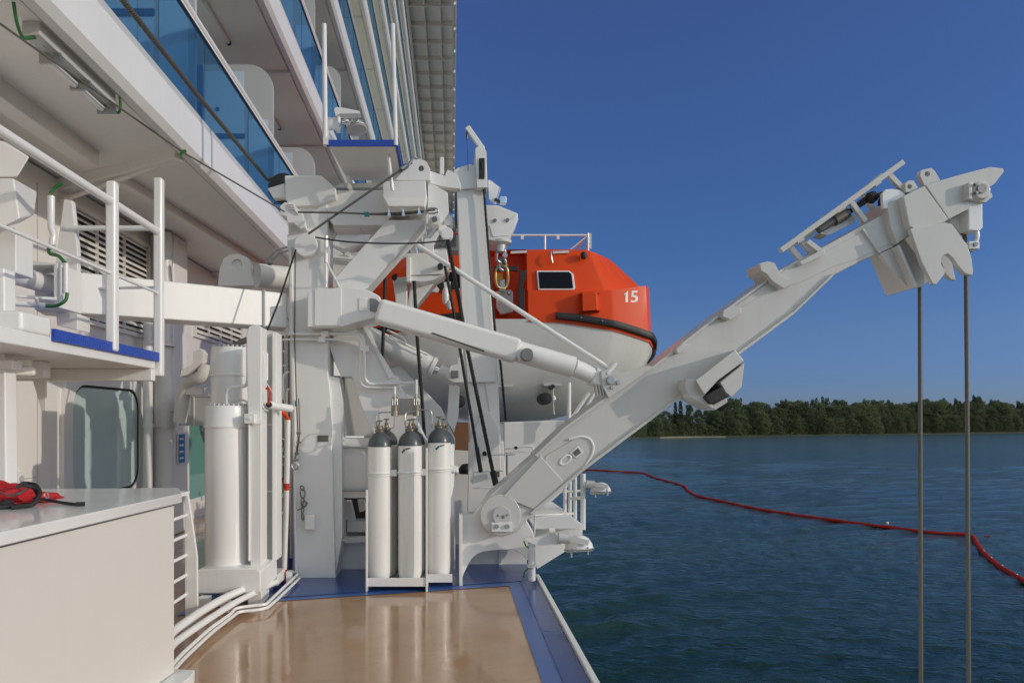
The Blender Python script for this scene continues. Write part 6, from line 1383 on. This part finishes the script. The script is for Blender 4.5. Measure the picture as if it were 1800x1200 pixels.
# ------------------------------------------------------------------ access platform on top, with floodlight
tp = T('access_platform', 'small white platform with blue edge and two upright poles above the davit tower', 'platform', P(640, 300, 6.6))
YP = 6.3; zz = P(0, 257, YP).z
xa, xb = P(578, 0, YP).x, P(697, 0, YP).x
q = MB(); q.prism([Vector((xa, YP + .012, zz)), Vector((xb - .01, YP + .012, zz)), Vector((xb - .02, 7.2, zz)), Vector((xa + .04, 7.2, zz))], [Vector((xa, YP + .012, zz + .045)), Vector((xb - .01, YP + .012, zz + .045)), Vector((xb - .02, 7.2, zz + .045)), Vector((xa + .04, 7.2, zz + .045))]); q.build('plate', WHITE, tp, bev=.004)
q = MB(); q.box(xa - .02, xb, YP - .01, YP + .010, zz - .002, zz + .055); q.box(xb - .008, xb + .012, YP + .012, 7.2, zz - .004, zz + .055); q.build('blue_edge', GRATEB, tp)
q = MB(); q.box(P(574, 0, YP).x - .025, P(574, 0, YP).x + .02, YP - .03, YP + .02, P(0, 256, YP).z, P(0, 243, YP).z); x_ = P(572, 0, YP).x; q.tube([Vector((x_ - .012, YP, P(0, 43, YP).z)), Vector((x_, YP, P(0, 256, YP).z))], .023, 14); q.build('pole', GLOSS, tp)
q = MB(); x_ = P(696, 0, YP).x; q.tube([Vector((x_ - .03, YP, P(0, 43, YP).z)), Vector((x_, YP, P(0, 256, YP).z))], .021, 14); q.build('pole', GLOSS, tp)
q = MB(); q.tube([P(681, 261, 6.5), P(690, 335, 6.55)], .018, 10); q.build('strut', WHITE, tp); q = MB(); q.plate([(608, 310), (614, 308), (617, 330), (612, 332)], 6.85, .2); q.plate([(586, 330), (700, 330), (702, 322), (600, 322)], 7.0, .1); q.build('support', WHITE, tp)
def floodlight(base_pts, head, Yh, s, label, arm_w, mirror=False, mat=WHITE, dome=None):
    o = T('floodlight', label, 'floodlight', P(*base_pts[0][:2], base_pts[0][2]), 'deck floodlights')
    return o
f1 = T('floodlight', 'polished floodlight on the blue edged platform above the tower', 'floodlight', P(590, 225, 6.4), 'ship floodlights')
q = MB(); q.pxbox(577, 206, 597, 227, 6.4, .04); q.tube([P(595, 192, 6.4), P(595, 233, 6.4)], .021, 12); q.plate([(587, 192), (590, 188), (602, 189), (632, 195), (633, 200), (598, 200), (590, 204)], 6.36, .1); q.plate([(579, 232), (592, 250), (577, 250)], 6.42, .01); q.build('bracket', GLOSS, f1, bev=.004)
def dome(c, ax, s, par, mat, glassmat=CHROME):
    q = MB(); q.lathe(c, [(s * 1.0, 0), (s * 1.0, s * .1), (s * .93, s * .42), (s * .72, s * .78), (s * .4, s * .98), (s * .12, s * 1.04)], 28, ax); h = q.build('lamp_housing', mat, par)
    q = MB(); q.lathe(c, [(s * 1.05, -.02 * s), (s * 1.08, .03 * s), (s * 1.05, .09 * s)], 28, ax); q.build('rim', STEEL, h)
    q = MB(); q.lathe(c, [(s * .9, -.10 * s), (s * 1.0, -.02 * s)], 28, ax); q.build('lens', GREYW, h)
    return h
h = dome(P(628, 228, 6.3), (-.22, .2, 1), .095, f1, CHROME)
q = MB(); q.tube([P(601, 214, 6.35), P(612, 212, 6.35)], .02, 10); q.lathe(P(608, 214, 6.33), [(.02, -.03), (.03, 0), (.02, .03)], 10, (1, 0, 0)); q.build('knuckle', CHROME, f1)
f2 = T('floodlight', 'white floodlight on a short deck pole near the boom foot, hanging over the water', 'floodlight', P(936, 1018, 6.5), 'ship floodlights')
q = MB(); q.tube([P(934, 952, 6.5), P(935, 1018, 6.6)], .036, 16); q.build('pole', GLOSS, f2)
q = MB(); q.plate([(922, 946), (940, 945), (962, 938), (972, 933), (986, 948), (988, 956), (940, 958), (924, 950)], 6.46, .05); q.tube([P(965, 933, 6.42), P(975, 932, 6.42)], .03, 10); q.build('arm', WHITE, f2, bev=.004)
def deckhead(par, cx, cy, Y, s):
    h = dome(P(cx, cy, Y), (-.06, .15, 1), s, par, WHITE)
    q = MB(); k = s / .135
    c = P(cx, cy, Y); q.cyl(c + Vector((-.2 * k, -.02, .12 * k)), c + Vector((-.09 * k, -.02, .11 * k)), .05 * k, 14); q.beam(c + Vector((-.11 * k, -.135 * k, .13 * k)), c + Vector((.06 * k, -.14 * k, .09 * k)), .02 * k, .05 * k); q.build('hinge', GREYW, h)
    q = MB(); q.cyl(c + Vector((-.09 * k, -.10 * k, -.05 * k)), c + Vector((-.09 * k, -.10 * k, .03)), .008, 8); q.cyl(c + Vector((.06 * k, -.12 * k, -.02)), c + Vector((.06 * k, -.12 * k, .05)), .008, 8); q.build('clip', STEEL, h)
deckhead(f2, 1018, 966, 6.45, .135)
q = MB(); q.tube(cat([P(921, 950, 6.44), P(924, 958, 6.44), P(929, 962, 6.46)], 4), .008, 8); q.tube(cat([P(929, 998, 6.5), P(922, 1005, 6.52), P(921, 1015, 6.55)], 4), .007, 8); q.build('cable', GREEN, f2)
q = MB(); q.tube([P(934, 992, 6.52), P(935, 995, 6.53)], .042, 16); q.build('pole_band', GREYW, f2)
f3 = T('floodlight', 'smaller white floodlight sticking out from the rail posts behind the boom foot', 'floodlight', P(1027, 851, 7.7), 'ship floodlights')
q = MB(); q.plate([(1024, 846), (1036, 847), (1046, 852), (1046, 858), (1030, 857), (1024, 854)], 7.66, .06); q.build('arm', WHITE, f3, bev=.004)
deckhead(f3, 1056, 866, 7.6, .115)
